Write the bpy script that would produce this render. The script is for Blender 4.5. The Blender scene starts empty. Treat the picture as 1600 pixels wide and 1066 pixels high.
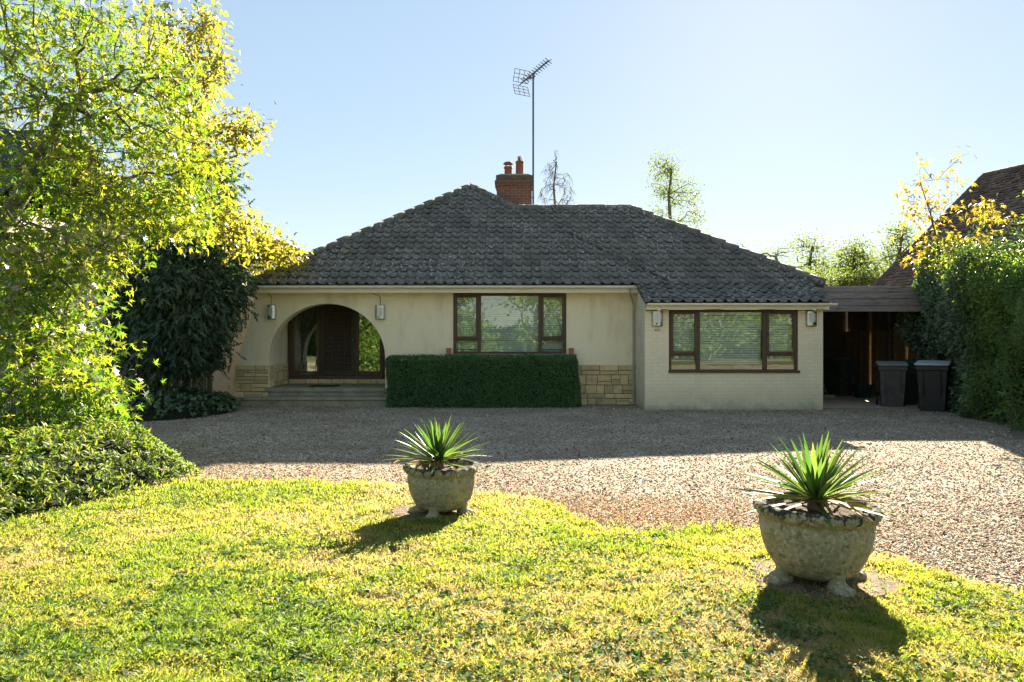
import bpy, bmesh, math, random
import numpy as np
from mathutils import Vector, Matrix

# ---------------------------------------------------------------- camera, sky, sun, exposure
scene = bpy.context.scene
COL = scene.collection
CZ = 1.45                                   # camera height above the drive by the house
F = 1600 * 24 / 36                          # focal length in photo pixels
cam_d = bpy.data.cameras.new('camera'); cam = bpy.data.objects.new('camera', cam_d); COL.objects.link(cam)
cam_d.lens = 24; cam_d.sensor_width = 36; cam_d.clip_end = 3000; cam_d.clip_start = 0.05
cam.location = (0, 0, CZ); cam.rotation_euler = (math.radians(90), 0, 0)
scene.camera = cam

SUN_AZ, SUN_EL = math.radians(21), math.radians(26)
world = bpy.data.worlds.new('World'); scene.world = world; world.use_nodes = True
wn = world.node_tree; wn.nodes.clear()
sky = wn.nodes.new('ShaderNodeTexSky'); sky.sky_type = 'NISHITA'; sky.sun_disc = False
sky.sun_elevation = SUN_EL; sky.sun_rotation = SUN_AZ
sky.altitude = 0; sky.air_density = 1.0; sky.dust_density = 0.08; sky.ozone_density = 1.0
bg = wn.nodes.new('ShaderNodeBackground'); bg.inputs['Strength'].default_value = 0.067
wo = wn.nodes.new('ShaderNodeOutputWorld')
gam = wn.nodes.new('ShaderNodeGamma'); gam.inputs['Gamma'].default_value = 0.36   # flattens the sky's brightness range to lift the fill light in shade
wn.links.new(sky.outputs[0], gam.inputs[0]); hs = wn.nodes.new('ShaderNodeHueSaturation'); hs.inputs['Saturation'].default_value = 1.6
wn.links.new(gam.outputs[0], hs.inputs['Color']); wn.links.new(hs.outputs[0], bg.inputs[0]); wn.links.new(bg.outputs[0], wo.inputs[0])
sun_d = bpy.data.lights.new('sun', 'SUN'); sun = bpy.data.objects.new('sun', sun_d); COL.objects.link(sun)
sun_d.energy = 3.85; sun_d.angle = math.radians(0.5); sun_d.color = (1.0, 0.88, 0.70)
SUN_DIR = Vector((math.sin(SUN_AZ) * math.cos(SUN_EL), math.cos(SUN_AZ) * math.cos(SUN_EL), math.sin(SUN_EL)))
sun.rotation_euler = SUN_DIR.to_track_quat('Z', 'Y').to_euler()
sun.location = (10, 40, 30)
vs = scene.view_settings
vs.view_transform = 'Standard'; vs.look = 'None'; vs.gamma = 1; vs.use_curve_mapping = False
vs.exposure = 2.95

# ---------------------------------------------------------------- placing helpers
def W(px, py, D):
    return ((px - 800) / F * D, D, CZ - (py - 533) / F * D)

_gy = np.array([-60, 0, 2, 4, 6, 8, 10, 12, 14, 200.0])
_gv = np.array([.15, .14, .11, .04, -.055, -.075, -.07, -.035, 0, 0.0])
def gz(y):
    t = np.asarray(y, float)
    return sum(np.interp(t + o, _gy, _gv) for o in (-.6, -.3, 0, .3, .6)) / 5
def GP(px, py):
    D = 6.0
    for _ in range(60):
        D = .5 * D + .5 * (CZ - float(gz(D))) * F / (py - 533)
    return ((px - 800) / F * D, D)

# ---------------------------------------------------------------- naming helpers
def tag(o, label=None, cat=None, group=None, kind=None):
    if label: o['label'] = label
    if cat: o['category'] = cat
    if group: o['group'] = group
    if kind: o['kind'] = kind
    return o
def empty(name, loc=(0, 0, 0), rz=0):
    o = bpy.data.objects.new(name, None); COL.objects.link(o)
    o.location = loc; o.rotation_euler = (0, 0, rz); o.empty_display_size = .1
    return o
def link(name, me, mat=None, parent=None):
    o = bpy.data.objects.new(name, me); COL.objects.link(o)
    if mat: me.materials.append(mat)
    if parent: o.parent = parent
    return o
def copy_tree(o, parent=None):
    c = o.copy(); COL.objects.link(c)
    if parent: c.parent = parent
    for ch in list(o.children): copy_tree(ch, c)
    return c
def bevel(o, w=.006, seg=2):
    m = o.modifiers.new('bevel', 'BEVEL'); m.width = w; m.segments = seg; m.limit_method = 'ANGLE'; m.angle_limit = math.radians(40)
    return o
def smooth(o):
    o.data.polygons.foreach_set('use_smooth', [True] * len(o.data.polygons)); return o

def np_mesh(name, V, faces, tint=None, smooth_shade=False):
    """V (n,3); faces: list of (m,k) int arrays."""
    me = bpy.data.meshes.new(name)
    V = np.ascontiguousarray(V, dtype=np.float32)
    me.vertices.add(len(V)); me.vertices.foreach_set('co', V.ravel())
    if not isinstance(faces, (list, tuple)): faces = [faces]
    faces = [np.asarray(f, dtype=np.int32) for f in faces if len(f)]
    idx = np.concatenate([f.ravel() for f in faces])
    tot = np.concatenate([np.full(len(f), f.shape[1], dtype=np.int32) for f in faces])
    start = np.concatenate([[0], np.cumsum(tot)[:-1]]).astype(np.int32)
    me.loops.add(len(idx)); me.loops.foreach_set('vertex_index', idx)
    me.polygons.add(len(tot)); me.polygons.foreach_set('loop_start', start)
    if smooth_shade: me.polygons.foreach_set('use_smooth', np.ones(len(tot), bool))
    if tint is not None:
        at = me.attributes.new('tint', 'FLOAT', 'POINT')
        at.data.foreach_set('value', np.ascontiguousarray(tint, dtype=np.float32))
    me.update(calc_edges=True)
    return me

class MB:
    """collects simple shapes and builds them as ONE mesh object"""
    def __init__(s): s.v = []; s.f = []
    def add(s, vs, fs):
        b = len(s.v); s.v += [tuple(p) for p in vs]; s.f += [tuple(b + i for i in f) for f in fs]
    def box(s, x0, x1, y0, y1, z0, z1, rot=None, org=None):
        p = [(x0,y0,z0),(x1,y0,z0),(x1,y1,z0),(x0,y1,z0),(x0,y0,z1),(x1,y0,z1),(x1,y1,z1),(x0,y1,z1)]
        if rot is not None:
            o = Vector(org); p = [tuple(o + rot @ (Vector(q) - o)) for q in p]
        s.add(p, [(0,3,2,1),(4,5,6,7),(0,1,5,4),(1,2,6,5),(2,3,7,6),(3,0,4,7)])
    def quad(s, a, b, c, d): s.add([a, b, c, d], [(0, 1, 2, 3)])
    def poly(s, pts): s.add(pts, [tuple(range(len(pts)))])
    def tube(s, pts, r, n=8, cap=True):
        pts = [Vector(p) for p in pts]; k = len(pts)
        rr = r if isinstance(r, (list, tuple)) else [r] * k
        b = len(s.v); ref = None
        for i, p in enumerate(pts):
            t = (pts[min(i + 1, k - 1)] - pts[max(i - 1, 0)]).normalized()
            if ref is None or abs(ref.dot(t)) > .95: ref = Vector((0, 0, 1)) if abs(t.z) < .9 else Vector((1, 0, 0))
            u = t.cross(ref).normalized(); w = t.cross(u)
            for j in range(n):
                a = 2 * math.pi * j / n
                s.v.append(tuple(p + (u * math.cos(a) + w * math.sin(a)) * rr[i]))
        for i in range(k - 1):
            for j in range(n):
                j2 = (j + 1) % n
                s.f.append((b + i*n + j, b + i*n + j2, b + (i+1)*n + j2, b + (i+1)*n + j))
        if cap:
            s.f.append(tuple(b + j for j in range(n))[::-1]); s.f.append(tuple(b + (k-1)*n + j for j in range(n)))
    def lathe(s, prof, n=48, org=(0, 0, 0)):
        b = len(s.v); k = len(prof)
        for r, z in prof:
            for j in range(n):
                a = 2 * math.pi * j / n
                s.v.append((org[0] + r * math.cos(a), org[1] + r * math.sin(a), org[2] + z))
        for i in range(k - 1):
            for j in range(n):
                j2 = (j + 1) % n
                s.f.append((b + i*n + j, b + i*n + j2, b + (i+1)*n + j2, b + (i+1)*n + j))
        s.f.append(tuple(b + (k-1)*n + j for j in range(n))); s.f.append(tuple(b + j for j in range(n))[::-1])
    def prism(s, pts, a, b, axis='y'):
        """pts (p,q) outline extruded from a to b along axis; (x,z) for y, (y,z) for x, (x,y) for z"""
        def m(p, t): return {'y': (p[0], t, p[1]), 'x': (t, p[0], p[1]), 'z': (p[0], p[1], t)}[axis]
        n = len(pts); vs = [m(p, a) for p in pts] + [m(p, b) for p in pts]
        s.add(vs, [tuple(range(n)), tuple(range(2*n - 1, n - 1, -1))] + [(i, i + n, (i+1) % n + n, (i+1) % n) for i in range(n)])
    def build(s, name, mat=None, parent=None, sm=False):
        me = bpy.data.meshes.new(name); me.from_pydata(s.v, [], s.f); me.update()
        bm = bmesh.new(); bm.from_mesh(me); bmesh.ops.recalc_face_normals(bm, faces=bm.faces); bm.to_mesh(me); bm.free()
        o = link(name, me, mat, parent)
        if sm: smooth(o)
        return o

# value noise for scattering (numpy)
def vnoise(x, y, seed=0):
    def h(i, j):
        n = (i * 374761393 + j * 668265263 + seed * 974711) & 0x7fffffff
        n = ((n ^ (n >> 13)) * 1274126177) & 0x7fffffff
        return ((n ^ (n >> 16)) & 0xffff) / 65535.0
    x = np.asarray(x, float); y = np.asarray(y, float)
    i = np.floor(x).astype(np.int64); j = np.floor(y).astype(np.int64); u = x - i; v = y - j
    u = u*u*(3-2*u); v = v*v*(3-2*v)
    return (h(i,j)*(1-u)+h(i+1,j)*u)*(1-v) + (h(i,j+1)*(1-u)+h(i+1,j+1)*u)*v

# ---------------------------------------------------------------- materials
def new_mat(name):
    m = bpy.data.materials.new(name); m.use_nodes = True
    nt = m.node_tree; return m, nt, nt.nodes['Principled BSDF']
def mixc(nt, fac, a, b, mode='MIX'):
    n = nt.nodes.new('ShaderNodeMix'); n.data_type = 'RGBA'; n.blend_type = mode
    for sock, val in ((n.inputs[0], fac), (n.inputs[6], a), (n.inputs[7], b)):
        if hasattr(val, 'is_output') or isinstance(val, bpy.types.NodeSocket): nt.links.new(val, sock)
        elif isinstance(val, (int, float)): sock.default_value = val
        else: sock.default_value = (*val, 1) if len(val) == 3 else val
    return n.outputs[2]
def ramp(nt, src, stops):
    r = nt.nodes.new('ShaderNodeValToRGB'); e = r.color_ramp.elements
    while len(e) < len(stops): e.new(.5)
    for k, (p, c) in enumerate(stops):
        e[k].position = p; e[k].color = (c, c, c, 1) if isinstance(c, (int, float)) else (*c, 1)
    nt.links.new(src, r.inputs[0]); return r.outputs[0]
def coords(nt, stretch=(1, 1, 1), swap=None):
    tc = nt.nodes.new('ShaderNodeTexCoord'); mp = nt.nodes.new('ShaderNodeMapping'); mp.inputs['Scale'].default_value = stretch
    src = tc.outputs['Object']
    if swap:
        sp = nt.nodes.new('ShaderNodeSeparateXYZ'); cb = nt.nodes.new('ShaderNodeCombineXYZ'); nt.links.new(src, sp.inputs[0])
        for k, ax in enumerate(swap): nt.links.new(sp.outputs['XYZ'.index(ax)], cb.inputs[k])
        src = cb.outputs[0]
    nt.links.new(src, mp.inputs[0]); return mp.outputs[0]
def noise(nt, co, scale, detail=4, rough=.6):
    n = nt.nodes.new('ShaderNodeTexNoise'); n.inputs['Scale'].default_value = scale
    n.inputs['Detail'].default_value = detail; n.inputs['Roughness'].default_value = rough
    nt.links.new(co, n.inputs['Vector']); return n.outputs['Fac']
def bump(nt, height, bsdf, strength, dist=.01, chain=None):
    b = nt.nodes.new('ShaderNodeBump'); b.inputs['Strength'].default_value = strength; b.inputs['Distance'].default_value = dist
    nt.links.new(height, b.inputs['Height'])
    if chain is not None: nt.links.new(chain, b.inputs['Normal'])
    nt.links.new(b.outputs[0], bsdf.inputs['Normal']); return b.outputs[0]
def MAT(name, c1, c2=None, scale=4, lo=.35, hi=.65, rough=.75, bmp=0, bscale=60, bdist=.01, metal=0, spec=.4,
        c3=None, s3=12, lo3=.58, hi3=.68, stretch=(1, 1, 1), tint=None):
    m, nt, b = new_mat(name); b.inputs['Roughness'].default_value = rough; b.inputs['Metallic'].default_value = metal
    b.inputs['Specular IOR Level'].default_value = spec
    co = coords(nt, stretch); out = None
    if c2 is not None:
        out = mixc(nt, ramp(nt, noise(nt, co, scale), [(lo, 0.), (hi, 1.)]), c1, c2)
    if c3 is not None:
        out = mixc(nt, ramp(nt, noise(nt, co, s3, 6, .7), [(lo3, 0.), (hi3, 1.)]), out if out is not None else c1, c3)
    if tint is not None:
        at = nt.nodes.new('ShaderNodeAttribute'); at.attribute_name = 'tint'
        out = mixc(nt, 1.0, out if out is not None else c1, ramp(nt, at.outputs['Fac'], [(0, tint[0]), (1, tint[1])]), 'MULTIPLY')
    if out is not None: nt.links.new(out, b.inputs['Base Color'])
    else: b.inputs['Base Color'].default_value = (*c1, 1)
    if bmp: bump(nt, noise(nt, co, bscale, 5, .65), b, bmp, bdist)
    return m
def LEAF(name, refl, trans, tr=.45, rough=.42, spec=.45):
    """refl / trans: colour stops read by each leaf's own tint"""
    m, nt, b = new_mat(name); at = nt.nodes.new('ShaderNodeAttribute'); at.attribute_name = 'tint'
    n = len(refl)
    nt.links.new(ramp(nt, at.outputs['Fac'], [(k / (n - 1), c) for k, c in enumerate(refl)]), b.inputs['Base Color'])
    b.inputs['Roughness'].default_value = rough; b.inputs['Specular IOR Level'].default_value = spec
    t = nt.nodes.new('ShaderNodeBsdfTranslucent'); n = len(trans)
    nt.links.new(ramp(nt, at.outputs['Fac'], [(k / (n - 1), c) for k, c in enumerate(trans)]), t.inputs['Color'])
    mx = nt.nodes.new('ShaderNodeMixShader'); mx.inputs[0].default_value = tr
    nt.links.new(b.outputs[0], mx.inputs[1]); nt.links.new(t.outputs[0], mx.inputs[2])
    nt.links.new(mx.outputs[0], nt.nodes['Material Output'].inputs[0]); return m

mt = {}
mt['bark'] = MAT('bark', (.10,.075,.05), (.19,.155,.11), 14, rough=.9, bmp=.5, bscale=40)
mt['bark_pale'] = MAT('bark_pale', (.16,.125,.085), (.26,.21,.15), 9, rough=.9, bmp=.4, bscale=40)
mt['bark_far'] = MAT('bark_far', (.09,.075,.065), (.14,.12,.10), 3, rough=.9)

# ---------------------------------------------------------------- foliage tools
STAR = (np.array([(0,0,0),(.15,-.07,.0),(.02,-.46,-.07),(.27,-.10,.01),(.55,-.50,-.09),(.44,-.09,.01),(.70,-.11,-.02),(1.05,0,-.14),(.70,.11,-.02),(.44,.09,.01),(.55,.50,-.09),(.27,.10,.01),(.02,.46,-.07),(.15,.07,.0)]), [tuple(range(14))])
OVAL = (np.array([(0,0,0),(.3,-.22,.04),(.7,-.18,.02),(1,0,-.08),(.7,.18,.02),(.3,.22,.04)]), [(0,1,2,3),(0,3,4,5)])
LANCE = (np.array([(0,0,0),(.35,-.14,.05),(.7,-.10,.04),(1,0,-.10),(.7,.10,.04),(.35,.14,.05),(.5,0,0)]), [(0,1,2,6),(2,3,6),(3,4,6),(4,5,0,6)])
FROND = (np.array([(0,0,0),(.18,-.05,.0),(.28,-.30,-.05),(.36,-.07,0),(.52,-.34,-.08),(.56,-.07,0),(.80,-.22,-.08),(.78,-.04,0),(1.05,0,-.1),(.78,.04,0),(.80,.22,-.08),(.56,.07,0),(.52,.34,-.08),(.36,.07,0),(.28,.30,-.05),(.18,.05,0)]), [tuple(range(16))])
def unit(a): return a / np.maximum(np.linalg.norm(a, axis=-1, keepdims=True), 1e-9)
def leaf_arrays(c, d, n, size, tpl, tint, width=1.0):
    T, fs = tpl; N = len(c); k = len(T)
    d = unit(d); s = unit(np.cross(n, d)); m = np.cross(d, s)
    size = np.asarray(size)[:, None, None]
    V = c[:, None, :] + size * (T[None, :, 0:1] * d[:, None, :] + width * T[None, :, 1:2] * s[:, None, :] + T[None, :, 2:3] * m[:, None, :])
    base = (np.arange(N) * k)[:, None]
    faces = [base + np.array(f)[None, :] for f in fs]
    by = {}
    for f in faces: by.setdefault(f.shape[1], []).append(f)
    return V.reshape(-1, 3), [np.concatenate(v) for v in by.values()], np.repeat(tint, k)
def leaf_obj(name, mat, parent, c, d, n, size, tpl, tint, width=1.0):
    V, f, t = leaf_arrays(c, d, n, size, tpl, tint, width)
    return link(name, np_mesh(name, V, f, t), mat, parent)
def rdir(rng, n): return unit(rng.normal(size=(n, 3)))
def frustums(A, B, ra, rb, k=5):
    A = np.asarray(A); B = np.asarray(B); t = unit(B - A)
    ref = np.where(np.abs(t[:, 2:3]) < .9, np.array([[0, 0, 1.]]), np.array([[1., 0, 0]]))
    u = unit(np.cross(t, ref)); w = np.cross(t, u)
    a = np.arange(k) * 2 * np.pi / k
    ring = u[:, None, :] * np.cos(a)[None, :, None] + w[:, None, :] * np.sin(a)[None, :, None]
    V = np.concatenate([A[:, None] + ring * np.asarray(ra)[:, None, None], B[:, None] + ring * np.asarray(rb)[:, None, None]], 1)
    base = (np.arange(len(A)) * 2 * k)[:, None]; j = np.arange(k); j2 = (j + 1) % k
    Fq = np.stack([base + j, base + j2, base + k + j2, base + k + j], -1).reshape(-1, 4)
    return V.reshape(-1, 3), Fq
def grow(trunk, atts, rng, step=.3, k=.25, r0=.004, bow=.10, jit=.05, minz=None, rexp=.5, up=0):
    """join every attractor to the nearest limb so far: a branching skeleton that fills the given crown"""
    nodes = [np.array(p, float) for p in trunk]; par = [-1] + list(range(len(trunk) - 1)); L = [0.0]
    for i in range(1, len(nodes)): L.append(L[-1] + .3 * np.linalg.norm(nodes[i] - nodes[i-1]))
    order = np.argsort(np.linalg.norm(atts - nodes[-1], axis=1)); tips = []
    for ai in order:
        a = atts[ai]; arr = np.array(nodes); d = np.linalg.norm(arr - a, axis=1)
        cost = d + k * np.array(L) + np.where(arr[:, 2] > a[2] + .2, .5, 0)
        if minz is not None: cost = cost + np.where(arr[:, 2] < minz, 50, 0)
        i = int(np.argmin(cost)); n = max(1, int(np.ceil(d[i] / step))); p0 = nodes[i]
        off = rng.normal(size=3) * bow * d[i] + np.array([0, 0, up * d[i]])
        prev = i
        for q in range(1, n + 1):
            t = q / n; p = p0 + (a - p0) * t + off * (4 * t * (1 - t)) + (rng.normal(size=3) * jit * step if q < n else 0)
            nodes.append(p); par.append(prev); L.append(L[prev] + np.linalg.norm(p - nodes[prev])); prev = len(nodes) - 1
        tips.append(prev)
    nodes = np.array(nodes); par = np.array(par); cnt = np.zeros(len(nodes))
    cnt[tips] += 1
    for i in range(len(nodes) - 1, 0, -1): cnt[par[i]] += cnt[i]
    r = r0 * np.maximum(cnt, 1) ** rexp
    e = np.arange(1, len(nodes)); A = nodes[par[e]]; B = nodes[e]
    ra = np.minimum(r[par[e]], r[e] * 1.2)
    return nodes, par, r, np.array(tips), (A, B, ra, r[e])
def blob(rng, px, py, rx, ry, D, rd, n, shell=.0):
    """n points through an ellipsoid whose middle the photo shows at (px, py); radii in photo pixels, rd in metres"""
    p = rng.normal(size=(n, 3)); p = unit(p) * (shell + (1 - shell) * rng.random((n, 1)) ** (1/3))
    s = D / F; c = np.array(W(px, py, D))
    return c + p * np.array([rx * s, rd, ry * s])
def tree(name, label, cat, group, trunk, atts, rng, leafmat, barkmat, tpl=OVAL, per=20, spread=.25, size=(.08, .12), r0=.004,
         up_bias=.5, droop=.2, tint=None, width=1.0, k=5, grow_kw={}, facing=None):
    atts = np.asarray(atts)
    nodes, par, r, tips, (A, B, ra, rb) = grow(trunk, atts, rng, r0=r0, **grow_kw)
    root = empty(name, tuple(nodes[0])); tag(root, label, cat, group)
    off = np.array(nodes[0])
    V, Fq = frustums(A - off, B - off, ra, rb, k)
    link('trunk', np_mesh('trunk', V, Fq, smooth_shade=True), barkmat, root)
    if per:
        c0 = nodes[tips] - off; pv = nodes[par[tips]] - off; n = len(tips) * per
        T = np.repeat(np.arange(len(tips)), per); f = rng.random((n, 1)) * .9
        c = c0[T] * (1 - f) + pv[T] * f + rng.normal(size=(n, 3)) * spread
        d = unit(c - pv[T]) * .6 + rdir(rng, n) * .8 + np.array([0, 0, -droop])
        nr = rdir(rng, n) * .9 + np.array([0, 0, up_bias])
        if facing is not None: nr = nr + np.array(facing)
        sz = size[0] + (size[1] - size[0]) * rng.random(n)
        tn = rng.random(n) if tint is None else np.clip(tint(c + off, rng), 0, 1)
        leaf_obj('crown', leafmat, root, c, d, nr, sz, tpl, tn, width)
    return root
# ---------------------------------------------------------------- ground, drive, lawn
def sheet(name, xs, ys, mat, dz, kind='structure', zfun=None):
    X, Y = np.meshgrid(xs, ys); Z = gz(Y) + dz
    V = np.stack([X, Y, Z], -1).reshape(-1, 3); nx, ny = len(xs), len(ys)
    i, j = np.meshgrid(np.arange(nx - 1), np.arange(ny - 1)); b = (j * nx + i).ravel()
    o = link(name, np_mesh(name, V, np.stack([b, b + 1, b + nx + 1, b + nx], -1), smooth_shade=True), mat)
    return tag(o, kind=kind)

mt['earth'] = MAT('earth', (.10,.085,.05), (.09,.12,.035), 2.5, rough=.95, bmp=.6, bscale=25, bdist=.03)
sheet('ground', np.array([-900, -60, -20, -5, 5, 20, 60, 900.]), np.concatenate([[-700], np.arange(-20, 20, .5), [25, 60, 200, 900]]), mt['earth'], -.012)

def gravel_mat():
    m, nt, b = new_mat('gravel'); b.inputs['Roughness'].default_value = .95; b.inputs['Specular IOR Level'].default_value = .06
    co = coords(nt)
    vo = nt.nodes.new('ShaderNodeTexVoronoi'); vo.inputs['Scale'].default_value = 48; nt.links.new(co, vo.inputs['Vector'])
    sp = nt.nodes.new('ShaderNodeSeparateColor'); nt.links.new(vo.outputs['Color'], sp.inputs[0])
    stone = ramp(nt, sp.outputs[0], [(0, (.105,.085,.06)), (.3, (.265,.215,.155)), (.6, (.37,.305,.225)), (.85, (.47,.395,.305)), (1, (.60,.55,.46))])
    big = mixc(nt, ramp(nt, noise(nt, co, .9, 5, .65), [(.40, 0.), (.60, .62)]), stone, (.20,.145,.09))
    # pine litter and moss towards the lawn's edge
    pos = nt.nodes.new('ShaderNodeVectorMath'); pos.operation = 'DISTANCE'
    tcn = nt.nodes.new('ShaderNodeTexCoord'); nt.links.new(tcn.outputs['Object'], pos.inputs[0]); pos.inputs[1].default_value = (1.15, 5.75, 0)
    mth = nt.nodes.new('ShaderNodeMath'); mth.operation = 'ADD'; nt.links.new(pos.outputs['Value'], mth.inputs[0])
    nz = nt.nodes.new('ShaderNodeMath'); nz.operation = 'MULTIPLY'; nz.inputs[1].default_value = 1.3
    nt.links.new(noise(nt, co, 3.5, 5, .7), nz.inputs[0]); nt.links.new(nz.outputs[0], mth.inputs[1])
    litter = ramp(nt, mth.outputs[0], [(.85, .7), (1.0, 0.)])
    mth2 = nt.nodes.new('ShaderNodeMapRange'); mth2.inputs[1].default_value = .75; mth2.inputs[2].default_value = 1.75; mth2.inputs[3].default_value = .75; mth2.inputs[4].default_value = 0
    nt.links.new(mth.outputs[0], mth2.inputs[0])
    col = mixc(nt, mth2.outputs[0], big, (.27,.15,.055))
    nt.links.new(col, b.inputs['Base Color'])
    b1 = bump(nt, vo.outputs['Distance'], b, .9, -.012)
    bump(nt, noise(nt, co, 3, 4), b, .35, .06, b1)
    return m
mt['gravel'] = gravel_mat()
sheet('gravel_drive', np.linspace(-14, 16, 61), np.arange(-8.0, 17.01, .25), mt['gravel'], 0.0)

LB = [(-400,742),(0,745),(200,748),(310,750),(400,752),(500,755),(600,758),(690,764),(760,771),(830,783),(880,797),(905,818),(950,830),(1030,838),(1075,829),(1130,822),(1190,835),(1280,852),(1360,875),(1450,897),(1600,936),(1800,990),(2300,1100)]
LBw = np.array([GP(*p) for p in LB])
def lawn_edge(x):
    x = np.asarray(x, float)
    return np.interp(x, LBw[:, 0], LBw[:, 1]) + (vnoise(x * 3.1, x * 0 + 2.2, 3) - .5) * .16 + (vnoise(x * 14, x * 0 + .7, 5) - .5) * .10
def lawn_mat():
    m, nt, b = new_mat('lawn_turf'); b.inputs['Roughness'].default_value = .95; b.inputs['Specular IOR Level'].default_value = .1
    co = coords(nt)
    c = mixc(nt, ramp(nt, noise(nt, co, 1.1, 5, .6), [(.38, 0.), (.62, 1.)]), (.10,.125,.022), (.22,.18,.055))
    c = mixc(nt, ramp(nt, noise(nt, co, 26, 4, .7), [(.4, 0.), (.6, 1.)]), c, (.05,.045,.018))
    nt.links.new(c, b.inputs['Base Color']); bump(nt, noise(nt, co, 60, 4, .7), b, 1.0, .03)
    return m
mt['turf'] = lawn_mat()
xs = np.arange(-9, 7.01, .05); ts = np.linspace(0, 1, 60) ** .8
ye = lawn_edge(xs); Yg = -8 + (ye[None, :] + 8) * ts[:, None]; Xg = np.broadcast_to(xs[None, :], Yg.shape)
Zg = gz(Yg) + .006 + (1 - ts[:, None] ** 30) * .012
nx, ny = len(xs), len(ts); ii, jj = np.meshgrid(np.arange(nx - 1), np.arange(ny - 1)); bb = (jj * nx + ii).ravel()
tag(link('lawn', np_mesh('lawn', np.stack([Xg, Yg, Zg], -1).reshape(-1, 3), np.stack([bb, bb+1, bb+nx+1, bb+nx], -1), smooth_shade=True), mt['turf']), kind='structure')

P1 = GP(690, 805); P2 = GP(1274, 911)
POT1 = (P1[0], P1[1], float(gz(P1[1]))); POT2 = (P2[0], P2[1], float(gz(P2[1])))
def bare(x, y):
    """how bare the soil is round the two planters"""
    q = (vnoise(x * 7, y * 7, 9) - .5) * .22
    a = np.hypot((x - POT1[0] + .12) / 1.35, y - POT1[1] - .05) + q; c = np.hypot((x - POT2[0] - .05) / 1.15, y - POT2[1] - .02) + q
    return (a < .30) | (c < .40)

def make_grass():
    rng = np.random.default_rng(11); n = 900000
    u = rng.random(n); y = 1 / (1/1.9 + (1/7.9 - 1/1.9) * u)          # denser towards the viewer
    x = (rng.random(n) * 2 - 1) * (y * .80 + .7)
    keep = (y < lawn_edge(x) + .05 * (vnoise(x * 30, y * 30, 4) - .3) + .6 * (rng.random(n) ** 9) * vnoise(x * 6, y * 6, 44)) & (x > -8.5)
    clump = vnoise(x * 11, y * 11, 21); keep &= (rng.random(n) < .45 + .75 * clump) & ~(bare(x, y) & (rng.random(n) < .9))
    x, y, clump = x[keep], y[keep], clump[keep]; n = len(x)
    z = gz(y) + .008
    dry = .55 * vnoise(x * .9, y * .9, 2) + .3 * vnoise(x * 3, y * 3, 7) + .35 * vnoise(x * 9, y * 9, 8)
    tint = np.clip((dry - .38) * 1.5 + rng.normal(size=n) * .16 + .10, 0, 1)
    h = (.022 + .030 * rng.random(n)) * (.65 + .8 * clump) * (1 - .25 * tint)
    w = .0017 + .0018 * rng.random(n) + .0003 * y
    a = rng.random(n) * 2 * np.pi; lean = .25 + .9 * rng.random(n); b = rng.random(n) * 2 * np.pi
    side = np.stack([np.cos(a), np.sin(a), 0 * a], -1); fw = np.stack([np.cos(b), np.sin(b), 0 * b], -1)
    base = np.stack([x, y, z], -1); up = np.array([0, 0, 1.])
    mid = base + up * (h * .62)[:, None] + fw * (h * lean * .30)[:, None]
    tip = base + up * (h * (1.02 - .25 * lean))[:, None] + fw * (h * lean * .95)[:, None]
    V = np.stack([base - side * w[:, None], base + side * w[:, None], mid + side * (w * .8)[:, None], mid - side * (w * .8)[:, None], tip], 1)
    k = (np.arange(n) * 5)[:, None]
    me = np_mesh('grass', V.reshape(-1, 3), [k + np.array([0, 1, 2, 3]), k + np.array([3, 2, 4])], np.repeat(tint, 5))
    m = LEAF('grass_blade', [(.065,.11,.017), (.12,.155,.026), (.20,.195,.045), (.36,.29,.11), (.44,.34,.17)],
             [(.28,.42,.03), (.42,.50,.045), (.56,.53,.075), (.60,.50,.16), (.56,.46,.22)], .50, .5, .35)
    tag(link('grass', me, m), kind='stuff')
make_grass()

def make_clover():
    rng = np.random.default_rng(5); C = []
    for _ in range(1100):
        y = 1 / (1/2.4 + (1/7.0 - 1/2.4) * rng.random()); x = (rng.random() * 2 - 1) * (y * .8)
        if y > float(lawn_edge(x)) - .05 or bool(bare(np.array([x]), np.array([y]))[0]): continue
        if vnoise(np.array([x * 1.6]), np.array([y * 1.6]), 31)[0] < .38: continue
        m = rng.integers(8, 40); s = .02 + .07 * rng.random()
        C.append(np.stack([x + rng.normal(size=m) * s * 1.6, y + rng.normal(size=m) * s, rng.random(m)], -1))
    C = np.concatenate(C); n = len(C)
    c = np.stack([C[:, 0], C[:, 1], gz(C[:, 1]) + .012 + .045 * C[:, 2]], -1)
    d = rdir(rng, n) * np.array([1, 1, .35]) + np.array([0, 0, .12]); nr = rdir(rng, n) * .55 + np.array([0, 0, 1.])
    m = LEAF('weed_leaf', [(.028,.075,.025), (.05,.105,.03), (.08,.13,.04)], [(.10,.25,.03), (.18,.34,.04), (.24,.36,.05)], .3, .7, .08)
    o = leaf_obj('clover', m, None, c, d, nr, .013 + .022 * rng.random(n), OVAL, rng.random(n), 1.4); tag(o, kind='stuff')
make_clover()

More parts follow.
